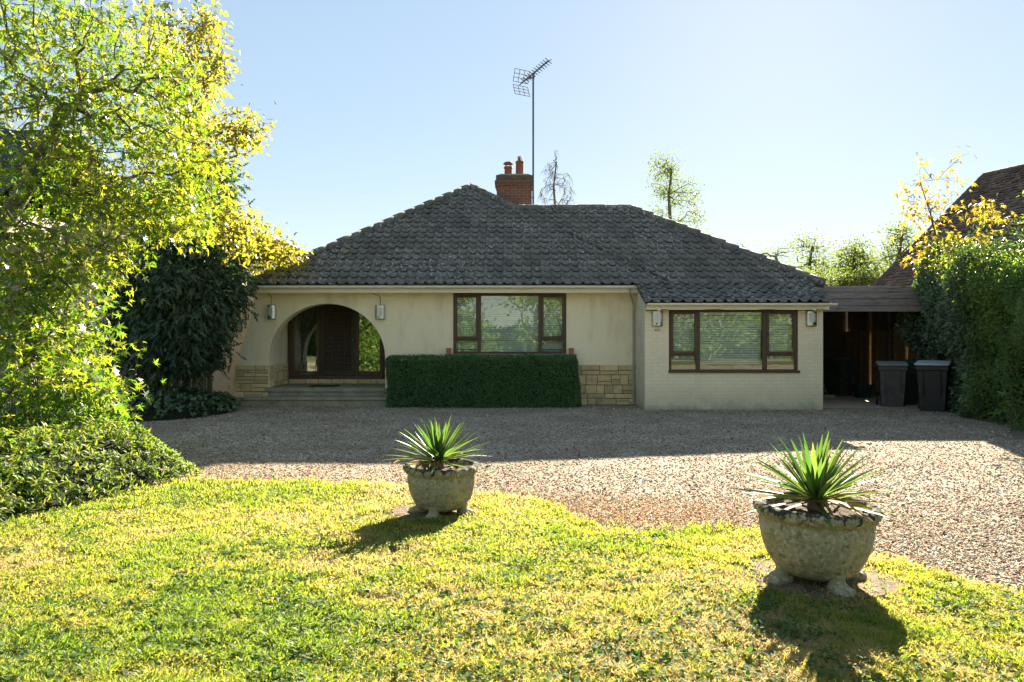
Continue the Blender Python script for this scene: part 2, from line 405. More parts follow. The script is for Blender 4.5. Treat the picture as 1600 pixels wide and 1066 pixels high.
def make_pebbles():
    rng = np.random.default_rng(8); n = 270000
    u = rng.random(n); y = 1 / (1/3.3 + (1/15.3 - 1/3.3) * u ** .85); x = (rng.random(n) * 2 - 1) * (y * .80 + .9)
    keep = (y > lawn_edge(x) - .12 * rng.random(n) ** 2) & (x < 10.5) & (x > -7.2) & ((y < 15.1) | (x < 2.7)) & ~((x > 2.75) & (y > 14.35))
    x, y = x[keep], y[keep]; n = len(x)
    s = (.0032 + .0085 * rng.random(n) ** 2.5) * (.8 + .045 * y); tint = rng.random(n)
    O = np.array([(1,0,0),(-1,0,0),(0,1,0),(0,-1,0),(0,0,.7),(0,0,-.7)]); rot = rng.random(n) * 6.28; ta = rng.normal(size=(n, 2)) * .4
    P = O[None] * (1 + .35 * rng.normal(size=(n, 6, 1))) * s[:, None, None] * np.stack([1 + .5 * rng.random(n), np.ones(n), .8 + .3 * rng.random(n)], -1)[:, None, :]
    cs, sn = np.cos(rot)[:, None], np.sin(rot)[:, None]
    Q = np.stack([P[..., 0] * cs - P[..., 1] * sn, P[..., 0] * sn + P[..., 1] * cs, P[..., 2] + P[..., 0] * ta[:, 0:1] + P[..., 1] * ta[:, 1:2]], -1)
    Q += np.stack([x, y, gz(y) + s * .35], -1)[:, None, :]
    T = np.array([(0,2,4),(2,1,4),(1,3,4),(3,0,4),(2,0,5),(1,2,5),(3,1,5),(0,3,5)])
    f = ((np.arange(n) * 6)[:, None, None] + T[None]).reshape(-1, 3)
    m, nt, b = new_mat('pebble'); b.inputs['Roughness'].default_value = .9; b.inputs['Specular IOR Level'].default_value = .08; at = nt.nodes.new('ShaderNodeAttribute'); at.attribute_name = 'tint'
    nt.links.new(ramp(nt, at.outputs['Fac'], [(0, (.09,.07,.05)), (.25, (.25,.20,.145)), (.55, (.36,.295,.215)), (.85, (.46,.39,.30)), (1, (.68,.62,.53))]), b.inputs['Base Color'])
    tag(link('gravel_stones', np_mesh('gravel_stones', Q.reshape(-1, 3), f, np.repeat(tint, 6)), m), kind='stuff')
make_pebbles()

def make_litter():
    """dead leaves and straw blown over the drive and its edge"""
    rng = np.random.default_rng(18); n = 10500
    x = rng.normal(size=n) * 1.15 + 1.1; y = 5.85 + rng.normal(size=n) * .45
    m2 = 5200; x = np.concatenate([x, rng.random(m2) * 12 - 4.5]); y = np.concatenate([y, np.zeros(m2)])
    y[n:] = lawn_edge(x[n:]) + .04 + np.abs(rng.normal(size=m2)) * .7
    keep = (y > lawn_edge(x) - .03) & (y < 14); x, y = x[keep], y[keep]; n = len(x)
    c = np.stack([x, y, gz(y) + .010 + .012 * rng.random(n)], -1)
    d = rdir(rng, n) * np.array([1, 1, .2]); nr = rdir(rng, n) * .4 + np.array([0, 0, 1.])
    m = LEAF('dead_leaf', [(.20,.09,.03), (.34,.17,.05), (.42,.29,.12)], [(.3,.13,.03), (.4,.2,.05), (.4,.26,.1)], .25, .7, .2)
    tag(leaf_obj('leaf_litter', m, None, c, d, nr, .014 + .026 * rng.random(n), LANCE, rng.random(n), 1.3), kind='stuff')
make_litter()

# bare soil patches round the planters
mt['soil'] = MAT('soil', (.075,.05,.03), (.20,.14,.085), 9, rough=.95, bmp=.9, bscale=45, bdist=.03, c3=(.30,.23,.16), s3=30)
def soil_patch(x0, y0, rx, ry, seed):
    rng = np.random.default_rng(seed); pts = []
    for k in range(40):
        a = 2 * math.pi * k / 40; r = 1 + .16 * math.sin(3 * a + seed) + .08 * rng.normal()
        pts.append((x0 + rx * r * math.cos(a), y0 + ry * r * math.sin(a)))
    V = [(x0, y0, float(gz(y0)) + .026)] + [(x, y, float(gz(y)) + .022) for x, y in pts]
    tag(link('soil', np_mesh('soil', np.array(V), np.array([(0, k + 1, (k + 1) % 40 + 1) for k in range(40)]), smooth_shade=True), mt['soil']), kind='structure')
soil_patch(POT1[0] - .10, POT1[1] + .03, .38, .26, 1)
soil_patch(POT2[0] + .05, POT2[1] + .01, .43, .37, 2)
# ---------------------------------------------------------------- building materials
mt['render'] = MAT('cream_render', (.89,.785,.555), (.84,.73,.50), 1.6, rough=.9, bmp=.55, bscale=75, bdist=.012, spec=.2, c3=(.66,.57,.40), s3=3.2, lo3=.52, hi3=.78, stretch=(1,1,.35))
def brick_mat(name, ca, cb, cm, bw=.225, bh=.075, mortar=.012, rough=.85, strength=.6, swap='XZY', weather=(.4,.4,.38), wamt=.5, fine=.35, base_grime=None):
    m, nt, b = new_mat(name); b.inputs['Roughness'].default_value = rough; b.inputs['Specular IOR Level'].default_value = .25
    co = coords(nt, (1, 1, 1), swap)
    br = nt.nodes.new('ShaderNodeTexBrick'); br.inputs['Scale'].default_value = 1; br.inputs['Brick Width'].default_value = bw
    br.inputs['Row Height'].default_value = bh; br.inputs['Mortar Size'].default_value = mortar; br.inputs['Mortar Smooth'].default_value = .4
    br.inputs['Color1'].default_value = (*ca, 1); br.inputs['Color2'].default_value = (*cb, 1); br.inputs['Mortar'].default_value = (*cm, 1)
    wob = nt.nodes.new('ShaderNodeMix'); wob.data_type = 'VECTOR'; wob.inputs[0].default_value = .012
    n = nt.nodes.new('ShaderNodeTexNoise'); n.inputs['Scale'].default_value = 6; nt.links.new(co, n.inputs['Vector'])
    nt.links.new(co, wob.inputs[4]); nt.links.new(n.outputs['Color'], wob.inputs[5]); nt.links.new(wob.outputs[1], br.inputs['Vector'])
    c = mixc(nt, ramp(nt, noise(nt, co, 2.2, 6, .7), [(.45, 0.), (.75, wamt)]), br.outputs['Color'], weather)
    c = mixc(nt, ramp(nt, noise(nt, co, 22, 4, .7), [(.55, 0.), (.72, wamt * .6)]), c, weather)
    if base_grime:
        sp = nt.nodes.new('ShaderNodeSeparateXYZ'); tc = nt.nodes.new('ShaderNodeTexCoord'); nt.links.new(tc.outputs['Object'], sp.inputs[0])
        ad = nt.nodes.new('ShaderNodeMath'); ad.operation = 'MULTIPLY_ADD'; ad.inputs[1].default_value = .55
        nt.links.new(noise(nt, co, 3.5, 6, .75), ad.inputs[0]); nt.links.new(sp.outputs['Z'], ad.inputs[2])
        c = mixc(nt, ramp(nt, ad.outputs[0], [(.24, .85), (.42, .35), (.9, 0.)]), c, base_grime)
    nt.links.new(c, b.inputs['Base Color'])
    b1 = bump(nt, noise(nt, co, 90, 4, .7), b, fine, .006)
    mi = nt.nodes.new('ShaderNodeMath'); mi.operation = 'SUBTRACT'; mi.inputs[0].default_value = 1; nt.links.new(br.outputs['Fac'], mi.inputs[1])
    bump(nt, mi.outputs[0], b, strength, .008, b1); return m
mt['painted_brick'] = brick_mat('painted_brick', (.88,.765,.54), (.85,.735,.515), (.82,.70,.48), strength=.34, weather=(.62,.57,.44), wamt=.45, base_grime=(.30,.29,.20))
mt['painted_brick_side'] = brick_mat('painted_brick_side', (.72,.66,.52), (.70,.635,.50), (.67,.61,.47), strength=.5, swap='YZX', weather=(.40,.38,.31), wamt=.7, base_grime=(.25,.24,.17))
mt['red_brick'] = brick_mat('red_brick', (.235,.095,.06), (.165,.07,.048), (.20,.15,.115), strength=.8, weather=(.12,.09,.07), wamt=.7)
mt['stone'] = MAT('ashlar_stone', (.80,.63,.36), (.66,.52,.29), 3.2, rough=.9, bmp=.9, bscale=22, bdist=.03, c3=(.36,.30,.20), s3=6, lo3=.55, hi3=.75, tint=((.72,.70,.66), (1.1,1.06,1.0)))
mt['mortar'] = MAT('mortar', (.34,.28,.18), (.26,.22,.15), 8, rough=.95)
mt['trim'] = MAT('cream_trim', (.82,.76,.57), (.75,.68,.49), 2.5, rough=.45, c3=(.45,.42,.33), s3=9, lo3=.64, hi3=.80, stretch=(.4,1,1))
mt['gutter'] = MAT('gutter_plastic', (.86,.82,.68), (.78,.74,.60), 3, rough=.35, spec=.5)
mt['frame'] = MAT('dark_wood', (.075,.042,.030), (.10,.056,.038), 5, rough=.42, bmp=.15, bscale=40, stretch=(1,1,.3))
mt['door'] = MAT('door_wood', (.048,.033,.026), (.068,.046,.035), 6, rough=.5, bmp=.3, bscale=30, stretch=(1,1,.25))
mt['slab'] = MAT('step_stone', (.24,.22,.16), (.33,.30,.22), 4, rough=.85, bmp=.5, bscale=40, c3=(.09,.10,.06), s3=5)
mt['terracotta'] = MAT('terracotta', (.40,.165,.075), (.32,.12,.06), 14, rough=.75, bmp=.2)
mt['black'] = MAT('black_metal', (.02,.02,.022), rough=.5)
mt['dark_rubber'] = MAT('dark_rubber', (.018,.018,.018), (.03,.03,.028), 20, rough=.9, bmp=.5, bscale=90)
mt['white_slat'] = MAT('white_slat', (.86,.86,.82), rough=.5)
mt['steel'] = MAT('brushed_steel', (.62,.63,.62), (.50,.51,.51), 6, rough=.32, metal=1.0, stretch=(1,1,12))
mt['alu'] = MAT('dull_aluminium', (.16,.16,.17), (.10,.10,.11), 5, rough=.6, metal=.6)
mt['diffuser'] = MAT('lamp_diffuser', (.72,.74,.74), rough=.35)

def glass_mat(name, refl=.2, tint=(.86,.93,.88)):
    m = bpy.data.materials.new(name); m.use_nodes = True; nt = m.node_tree; nt.nodes.remove(nt.nodes['Principled BSDF'])
    tr = nt.nodes.new('ShaderNodeBsdfTransparent'); tr.inputs[0].default_value = (*tint, 1)
    gl = nt.nodes.new('ShaderNodeBsdfGlossy'); gl.inputs['Roughness'].default_value = 0.0; gl.inputs['Color'].default_value = (.93,1,.95,1)
    fr = nt.nodes.new('ShaderNodeFresnel'); fr.inputs[0].default_value = 1.5
    ad = nt.nodes.new('ShaderNodeMath'); ad.operation = 'ADD'; ad.inputs[1].default_value = refl - .04; ad.use_clamp = True
    nt.links.new(fr.outputs[0], ad.inputs[0]); mx = nt.nodes.new('ShaderNodeMixShader'); nt.links.new(ad.outputs[0], mx.inputs[0])
    nt.links.new(tr.outputs[0], mx.inputs[1]); nt.links.new(gl.outputs[0], mx.inputs[2])
    # old panes are never quite flat
    co = coords(nt); b = nt.nodes.new('ShaderNodeBump'); b.inputs['Strength'].default_value = .03; b.inputs['Distance'].default_value = .02
    nt.links.new(noise(nt, co, 2.5, 1), b.inputs['Height']); nt.links.new(b.outputs[0], gl.inputs['Normal'])
    nt.links.new(mx.outputs[0], nt.nodes['Material Output'].inputs[0]); return m
mt['glass'] = glass_mat('window_glass', .095, (.96,.99,.97))
mt['glass_porch'] = glass_mat('porch_glass', .22, (.80,.86,.82))

# ---------------------------------------------------------------- roof tiling
def pan_profile(pitch):
    t = np.array([0, .10, .20, .30, .42, .62, .82, 1.0]); h = np.array([.000, .034, .052, .034, .004, -.006, -.006, .000])
    return t * pitch, h
def flat_profile(pitch):
    t = np.array([0, .04, .5, .96, 1.0]); h = np.array([-.004, 0, .004, 0, -.004]); return t * pitch, h
def tiles(O, U, V, N, smax, uL, uR, pitch, gauge, prof, rng, lift=.046, jit=.005, stagger=0.0, lip=.026):
    O, U, V, N = (np.array(a, float) for a in (O, U, V, N)); du, hh = prof(pitch); k = len(du); VV, FF, TT = [], [], []; nb = 0
    i = 0
    while i * gauge < smax - .02:
        s0 = i * gauge; s1 = min(s0 + gauge, smax); e = 1e-4
        l0, r0, l1, r1 = uL(s0 + e), uR(s0 + e), uL(s1 - e), uR(s1 - e); lo, hi = min(l0, l1), max(r0, r1)
        j = math.floor(lo / pitch) - 1
        while j * pitch < hi:
            ub = j * pitch + (stagger * pitch * (i % 2)); j += 1
            u = ub + du; 
            if ub + pitch < lo or ub > hi: continue
            if np.ptp(np.clip(u, l0, r0)) < .01 and np.ptp(np.clip(u, l1, r1)) < .01: continue
            jz = rng.normal() * jit; tw = rng.normal() * jit * .8; js = rng.normal() * jit * 1.2
            tl = np.linspace(-1, 1, k) * tw
            for s, dz, a, b in ((s0 + js, -lip, l0, r0), (s0 + js, 0, l0, r0), (s1 + gauge * .1, -lift, l1, r1)):
                uc = np.clip(u, a, b)
                hz = hh + dz + lift + (jz + tl if dz != -lift else 0)
                VV.append(O + uc[:, None] * U + s * V + hz[:, None] * N)
            c = np.arange(k - 1)
            for q in (0, 1): FF.append(np.stack([nb + q*k + c, nb + q*k + c + 1, nb + (q+1)*k + c + 1, nb + (q+1)*k + c], -1))
            TT.append(np.full(3 * k, np.clip(.5 + .28 * rng.normal(), 0, 1))); nb += 3 * k
        i += 1
    return np.concatenate(VV), np.concatenate(FF), np.concatenate(TT)
def join_arrays(parts):
    b = 0; V, Fs, T = [], [], []
    for v, f, t in parts: V.append(v); Fs.append(f + b); T.append(t); b += len(v)
    return np.concatenate(V), np.concatenate(Fs), np.concatenate(T)
def sheet_quad(*p):
    return np.array(p, float), np.array([[0, 1, 2, 3]]), np.full(4, .5)
def roof_mat(name, c1, c2, lichen, moss, lam=.6):
    m, nt, b = new_mat(name); b.inputs['Roughness'].default_value = .82; b.inputs['Specular IOR Level'].default_value = .3
    co = coords(nt); at = nt.nodes.new('ShaderNodeAttribute'); at.attribute_name = 'tint'
    c = mixc(nt, ramp(nt, noise(nt, co, 2.0, 5, .6), [(.38, 0.), (.62, 1.)]), c1, c2)
    c = mixc(nt, 1.0, c, ramp(nt, at.outputs['Fac'], [(0, .74), (.5, .97), (1, 1.25)]), 'MULTIPLY')
    c = mixc(nt, ramp(nt, noise(nt, co, 5, 5, .7), [(.55, 0.), (.7, .8)]), c, moss)
    sp = ramp(nt, noise(nt, co, 15, 4, .75), [(.55, 0.), (.62, lam)])
    area = ramp(nt, noise(nt, co, .75, 3, .6), [(.40, .1), (.60, 1.)])
    mu = nt.nodes.new('ShaderNodeMath'); mu.operation = 'MULTIPLY'; nt.links.new(sp, mu.inputs[0]); nt.links.new(area, mu.inputs[1])
    c = mixc(nt, mu.outputs[0], c, lichen); nt.links.new(c, b.inputs['Base Color'])
    bump(nt, noise(nt, co, 70, 5, .7), b, .6, .012); return m
mt['tile'] = roof_mat('concrete_tile', (.135,.13,.12), (.175,.16,.14), (.60,.61,.58), (.085,.085,.058), .85)
mt['clay_tile'] = roof_mat('clay_tile', (.115,.085,.075), (.15,.115,.10), (.26,.22,.18), (.06,.055,.035), .5)
mt['slate'] = roof_mat('slate', (.045,.055,.075), (.06,.07,.09), (.12,.13,.14), (.04,.045,.05), .3)

# ---------------------------------------------------------------- the bungalow
YM, YW, YE = 15.5, 14.4, 15.15
house = empty('bungalow', (0, YM, 0))
tag(house, 'low cream bungalow with an arched porch and dark grey pantiled hipped roof', 'bungalow')
def part(mb, name, mat, parent=house, sm=False, bev=0):
    o = mb.build(name, mat, None, sm); o.parent = parent
    o.matrix_parent_inverse = Matrix.Translation(-Vector(world_loc(parent)))
    if bev: bevel(o, bev)
    return o
def world_loc(o):
    return o.location.copy() if o.parent is None else Vector((0, 0, 0))   # parts are modelled in world coordinates
def npart(name, me, mat, parent=house):
    o = link(name, me, mat); o.parent = parent; o.matrix_parent_inverse = Matrix.Translation(-Vector(world_loc(parent))); return o

AX, AA, AB, AZ = -4.20, 1.32, 1.24, 1.06            # porch arch: middle, half width, rise, springing height
ZT = 2.54
def flare(z): return float(np.interp(z, [0, .58, 1.07, 1.6, 2.0, 2.4, 3], [-6.36, -6.31, -6.21, -6.05, -5.92, -5.86, -5.86]))
def arch_hw(z):
    if z <= AZ: return AA
    return AA * math.sqrt(max(0, 1 - ((z - AZ) / AB) ** 2))
wx0, wx1, wz0, wz1 = -1.336, 1.235, 1.155, 2.535      # main window
ww0, ww1, wwz0, wwz1 = 3.307, 6.033, .80, 2.115       # wing window
m = MB()
zs = [0, .2, .4, .6, .8, .95, AZ] + [AZ + AB * math.sin(t) for t in np.linspace(.08, math.pi / 2, 22)]
for a, b in zip(zs, zs[1:]):
    m.quad((flare(a), YM, a), (AX - arch_hw(a), YM, a), (AX - arch_hw(b), YM, b), (flare(b), YM, b))
    m.quad((AX + arch_hw(a), YM, a), (wx0, YM, a), (wx0, YM, b), (AX + arch_hw(b), YM, b))
    for s in (-1, 1):
        m.quad((AX + s*arch_hw(a), YM, a), (AX + s*arch_hw(a), YM + .32, a), (AX + s*arch_hw(b), YM + .32, b), (AX + s*arch_hw(b), YM, b))
        e = (AX - 1.36, AX + 1.36)[s > 0]
        m.quad((AX + s*arch_hw(a), YM + .32, a), (e, YM + .32, a), (e, YM + .32, b), (AX + s*arch_hw(b), YM + .32, b))
    m.quad((flare(a), YM, a), (flare(b), YM, b), (flare(b) + .02, YM + 1.0, b), (flare(a) + .25, YM + 1.0, a))
t = zs[-1]
m.quad((flare(t), YM, t), (wx0, YM, t), (wx0, YM, ZT), (flare(ZT), YM, ZT))
m.quad((AX - 1.36, YM + .32, t), (AX + 1.36, YM + .32, t), (AX + 1.36, YM + .32, ZT), (AX - 1.36, YM + .32, ZT))
m.quad((flare(t), YM, t), (flare(ZT), YM, ZT), (flare(ZT), YM + 1, ZT), (flare(t), YM + 1, t))
m.quad((wx0, YM, 0), (wx1, YM, 0), (wx1, YM, wz0), (wx0, YM, wz0))
m.quad((wx1, YM, 0), (2.80, YM, 0), (2.80, YM, ZT), (wx1, YM, ZT))
for x in (wx0, wx1): m.quad((x, YM, wz0), (x, YM + .2, wz0), (x, YM + .2, wz1), (x, YM, wz1))
m.quad((wx0, YM, wz1), (wx1, YM, wz1), (wx1, YM + .2, wz1), (wx0, YM + .2, wz1))
m.quad((wx0, YM, wz0), (wx1, YM, wz0), (wx1, YM + .2, wz0), (wx0, YM + .2, wz0))
# porch sides and ceiling
m.quad((AX - 1.36, YM + .32, 0), (AX - 1.36, 16.95, 0), (AX - 1.36, 16.95, 2.5), (AX - 1.36, YM + .32, 2.5))
m.quad((AX + 1.36, YM + .32, 0), (AX + 1.36, 16.95, 0), (AX + 1.36, 16.95, 2.5), (AX + 1.36, YM + .32, 2.5))
m.quad((AX - 1.36, YM + .32, 2.47), (AX + 1.36, YM + .32, 2.47), (AX + 1.36, 17.0, 2.47), (AX - 1.36, 17.0, 2.47))
part(m, 'front_wall', mt['render'])
# wing: painted brick
m = MB()
for x0, x1, z0, z1 in ((2.803, ww0, 0, 2.2), (ww1, 6.56, 0, 2.2), (ww0, ww1, 0, wwz0), (ww0, ww1, wwz1, 2.2)): m.quad((x0, YW, z0), (x1, YW, z0), (x1, YW, z1), (x0, YW, z1))
for x in (ww0, ww1): m.quad((x, YW, wwz0), (x, YW + .2, wwz0), (x, YW + .2, wwz1), (x, YW, wwz1))
for z in (wwz0, wwz1): m.quad((ww0, YW, z), (ww1, YW, z), (ww1, YW + .2, z), (ww0, YW + .2, z))
part(m, 'wing_wall', mt['painted_brick'])
m = MB(); m.prism([(YW + .004, 0), (YM + .3, 0), (YM + .3, 2.6), (15.14, 2.63), (14.95, 2.52), (14.75, 2.42), (14.55, 2.325), (14.25, 2.225), (14.25, 2.19), (YW + .004, 2.19)], 2.80, 3.0, 'x')
part(m, 'wing_side_wall', mt['painted_brick_side'])
m = MB(); m.prism([(YW + .012, 0), (21.6, 0), (21.6, 2.68), (15.4, 2.68), (14.5, 2.24), (YW + .012, 2.19)], 6.40, 6.558, 'x'); part(m, 'end_wall', mt['painted_brick_side'])
m = MB(); m.box(-5.86, 6.4, 27.0, 27.2, 0, 2.6); m.box(-5.86, -5.6, 16.6, 27, 0, 2.6); m.box(3.3, 6.4, 21.4, 21.6, 0, 2.6); m.box(-5.8, 6.4, 17.1, 26.9, 2.6, 2.62); m.box(3.05, 6.39, 14.65, 17.05, 2.13, 2.15)
m.box(-2.7, 3.0, 15.75, 17.05, 2.56, 2.58); m.box(-5.8, 6.39, 15.7, 27, .0, .06); m.box(-1.9, 2.8, 19.4, 19.6, .06, 2.5); m.box(3.1, 6.3, 19.4, 19.6, .06, 2.1); m.box(-2.35, -2.2, 17.1, 26.9, .06, 2.55)
part(m, 'rear_wall', mt['render'])

# stone cladding at the foot of the walls
def ashlar(rng, x0f, x1, z0, z1, put):
    z = z0
    while z < z1 - .05:
        h = rng.choice([.11, .15, .19, .23]); h = min(h, z1 - z) if z1 - z - h > .07 else z1 - z
        x = x0f(z + h / 2)
        while x < x1 - .03:
            w = min(rng.uniform(.16, .46), x1 - x); w = w if x1 - x - w > .09 else x1 - x
            cells = [(x, x + w, z, z + h)]
            if h > .14 and rng.random() < .4: s = z + h * rng.uniform(.35, .6); cells = [(x, x + w, z, s), (x, x + w, s, z + h)]
            elif w > .3 and rng.random() < .2: s = x + w * rng.uniform(.4, .6); cells = [(x, s, z, z + h), (s, x + w, z, z + h)]
            for c in cells: put(*c)
            x += w
        z += h
rs = random.Random(4); TT = []
m = MB(); g = .007
def put_front(x0, x1, z0, z1, y=YM): m.box(x0 + g, x1 - g, y - .028 - rs.random() * .02, y + .05, z0 + g, z1 - g); TT.append(rs.random())
def put_side(x0, x1, z0, z1): m.box(AX - 1.35, AX - 1.325 + rs.random() * .015, x0 + g, x1 - g, z0 + g, z1 - g); TT.append(rs.random())
def put_plinth(x0, x1, z0, z1): m.box(x0 + g, x1 - g, 16.83 - rs.random() * .015, 16.95, z0 + g, z1 - g); TT.append(rs.random())
def clad(bevel_w=.012):
    global m, TT
    st = part(m, 'stone_cladding', mt['stone'], bev=bevel_w); at = st.data.attributes.new('tint', 'FLOAT', 'POINT')
    at.data.foreach_set('value', np.repeat(TT, 8).astype(np.float32)); m = MB(); TT = []
ashlar(rs, flare, AX - AA - .004, 0, .905, put_front)
for s in (-1,):                                      # jamb stones inside the arch
    z = .39
    while z < .88:
        h = min(.17, .905 - z); m.box(AX + s * AA - .02, AX + s * AA + .02, YM + .005, YM + .31, z + g, z + h - g); TT.append(rs.random()); z += h
clad()
ashlar(rs, lambda z: 1.25, 2.79, 0, .915, put_front); clad()
ashlar(rs, lambda z: YM + .34, 16.85, .39, .905, put_side); ashlar(rs, lambda z: AX - 1.3, AX + 1.3, .39, .515, put_plinth); clad()
m = MB(); m.box(-6.26, AX - AA - .01, YM - .014, YM + .04, 0, .895); part(m, 'mortar_bed', mt['mortar'])
m = MB(); m.box(1.26, 2.785, YM - .014, YM + .04, 0, .905); part(m, 'mortar_bed', mt['mortar'])
m = MB(); m.box(AX - 1.355, AX - 1.338, YM + .34, 16.85, .3, .895); m.box(AX - 1.338, AX + 1.3, 16.85, 16.94, .3, .512); part(m, 'mortar_bed', mt['mortar'])

# steps
m = MB(); m.box(-6.05, -2.72, 15.12, 15.62, .135, .20); m.box(-6.02, -2.74, 15.15, 15.62, -.05, .134); part(m, 'porch_step', mt['slab'], bev=.012)
m = MB(); m.box(-5.60, -2.78, 15.50 - .07, 16.9, .30, .388); m.box(-5.56, -2.82, 15.50 - .035, 16.9, .20, .299); part(m, 'porch_step', mt['slab'], bev=.012)

# windows
def window(x0, x1, z0, z1, y, xa, xb, zt, sill, name='window'):
    f = MB(); w = .058; d0, d1 = y + .01, y + .09
    f.box(x0, x0 + w, d0, d1, z0, z1); f.box(x1 - w, x1, d0, d1, z0, z1)
    f.box(x0 + w, x1 - w, d0, d1, z1 - w, z1); f.box(x0 + w, x1 - w, d0, d1, z0, z0 + .05)
    for x in (xa, xb): f.box(x - .04, x + .04, d0 - .004, d1, z0 + .05, z1 - w)
    f.box(x0 + w, xa - .04, d0 - .002, d1, zt - .035, zt + .035); f.box(xb + .04, x1 - w, d0 - .002, d1, zt - .035, zt + .035)
    win = part(f, name, mt['frame'], bev=.006)
    for a, b in ((x0 + w - .015, xa - .025), (xb + .025, x1 - w + .015)):
        c = MB(); q = .052; zz0, zz1 = zt + .012, z1 - w + .012
        c.box(a, a + q, d0 - .022, d0 + .03, zz0, zz1); c.box(b - q, b, d0 - .022, d0 + .03, zz0, zz1)
        c.box(a + q, b - q, d0 - .022, d0 + .03, zz1 - q, zz1); c.box(a + q, b - q, d0 - .022, d0 + .03, zz0, zz0 + q)
        part(c, 'casement', mt['frame'], win, bev=.006)
        p = MB(); p.box(a + q - .004, b - q + .004, d0 + .012, d0 + .018, zz0 + q - .004, zz1 - q + .004); part(p, 'pane', mt['glass'], win)
        p = MB(); p.box(max(a, x0 + w) - .004, min(b, x1 - w) + .004, d0 + .035, d0 + .041, z0 + .046, zt - .03); part(p, 'pane', mt['glass'], win)
    p = MB(); p.box(xa + .036, xb - .036, d0 + .035, d0 + .041, z0 + .046, z1 - w + .004); part(p, 'pane', mt['glass'], win)
    s = MB(); s.box(*sill); part(s, 'sill', mt['frame'], win, bev=.01)
    return win
window(wx0, wx1, wz0, wz1, YM, -.745, .64, 1.49, (-1.525, 1.453, YM - .16, YM + .015, 1.06, 1.15))
window(ww0, ww1, wwz0, wwz1, YW, 3.93, 5.345, 1.165, (ww0 - .01, ww1 + .03, YW - .045, YW + .015, wwz0 - .02, wwz0 + .03))

def blind(x0, x1, z0, z1, y, label, tilt=52, pitch=.05):
    b = MB(); z = z1 - .05; k = 0; c, s = math.cos(math.radians(tilt)) * .026, math.sin(math.radians(tilt)) * .026
    b.box(x0, x1, y - .02, y + .03, z1 - .04, z1)
    while z > z0 + .03:
        jz = rs.gauss(0, .0015)
        b.prism([(y - c, z - s + jz), (y + c, z + s + jz), (y + c, z + s + jz + .003), (y - c, z - s + jz + .003)], x0 + .005, x1 - .005, 'x'); z -= pitch
    b.box(x0, x1, y - .015, y + .015, z0, z0 + .022)
    o = b.build('venetian_blind', mt['white_slat']); tag(o, label, 'blind', 'venetian blinds behind the windows'); return o
def cords(): pass
blind(wx0 + .05, -.77, wz0 + .06, wz1 - .05, YM + .2, 'narrow white slatted blind behind the left casement of the window above the clipped hedge')
blind(-.72, .62, wz0 + .05, wz1 - .05, YM + .2, 'broad white slatted blind behind the large middle pane above the clipped hedge')
blind(.67, wx1 - .05, wz0 + .06, wz1 - .05, YM + .2, 'narrow white slatted blind behind the right casement of the window above the clipped hedge')
blind(ww0 + .05, 3.90, 1.02, wwz1 - .05, YW + .2, 'narrow white slatted blind behind the left casement of the painted brick wing')
blind(3.96, 5.32, .955, wwz1 - .05, YW + .2, 'broad white slatted blind stopping short of the sill in the painted brick wing')
blind(5.37, ww1 - .05, 1.02, wwz1 - .05, YW + .2, 'narrow white slatted blind behind the right casement of the painted brick wing')
for x, l in ((-1.43, 'small terracotta block on the left end of the hedge-side window sill'), (1.34, 'small terracotta block on the right end of the hedge-side window sill')):
    b = MB(); b.box(x - .05, x + .05, YM - .13, YM - .03, 1.15, 1.285); b.box(x - .056, x + .056, YM - .136, YM - .024, 1.262, 1.289); o = b.build('terracotta_block', mt['terracotta']); bevel(o, .006); tag(o, l, 'block', 'terracotta blocks on the window sill')

# front door and its side lights
YD = 16.88
m = MB(); zb, zt = .515, 2.46
for a, b in ((-5.53, -5.40), (-4.83, -4.76), (-3.87, -3.80), (-3.27, -3.19)): m.box(a, b, YD, YD + .12, zb + .08, zt)
m.box(-5.40, -4.83, YD + .004, YD + .12, zb + .08, .70); m.box(-3.80, -3.27, YD + .004, YD + .12, zb + .08, .70)
m.box(-5.53, -3.19, YD - .05, YD + .13, zb, zb + .08); m.box(-3.19, -2.84, YD + .02, YD + .1, zb, zt); m.box(-5.56, -2.84, YD + .02, YD + .12, zt, 2.5)
dframe = part(m, 'door_frame', mt['frame'], bev=.006)
for a, b in ((-5.405, -4.825), (-3.805, -3.265)):
    p = MB(); p.box(a, b, YD + .05, YD + .056, .695, zt); part(p, 'pane', mt['glass_porch'], dframe)
m = MB(); m.box(-5.24, -4.98, YD - .012, YD + .003, .60, .675); part(m, 'letter_plate', mt['alu'], dframe, bev=.006)
m = MB(); dx0, dx1, dz0, dz1 = -4.757, -3.873, zb + .085, zt - .005
m.box(dx0, dx1, YD + .05, YD + .10, dz0, dz1)
nc, nr = 4, 8; cw = (dx1 - dx0 - .22) / nc; ch = (dz1 - dz0 - .22) / nr
for i in range(nc):
    for j in range(nr):
        cx, cz = dx0 + .11 + (i + .5) * cw, dz0 + .11 + (j + .5) * ch; a, b = cw * .43, ch * .43
        y0, y1 = YD + .05, YD + .033
        m.add([(cx-a,y0,cz-b),(cx+a,y0,cz-b),(cx+a,y0,cz+b),(cx-a,y0,cz+b),(cx-a*.78,y1,cz-b*.78),(cx+a*.78,y1,cz-b*.78),(cx+a*.78,y1,cz+b*.78),(cx-a*.78,y1,cz+b*.78),(cx-a*.5,y0-.006,cz-b*.5),(cx+a*.5,y0-.006,cz-b*.5),(cx+a*.5,y0-.006,cz+b*.5),(cx-a*.5,y0-.006,cz+b*.5),(cx,y1-.004,cz)],
              [(0,1,5,4),(1,2,6,5),(2,3,7,6),(3,0,4,7),(4,5,9,8),(5,6,10,9),(6,7,11,10),(7,4,8,11),(8,9,12),(9,10,12),(10,11,12),(11,8,12)])
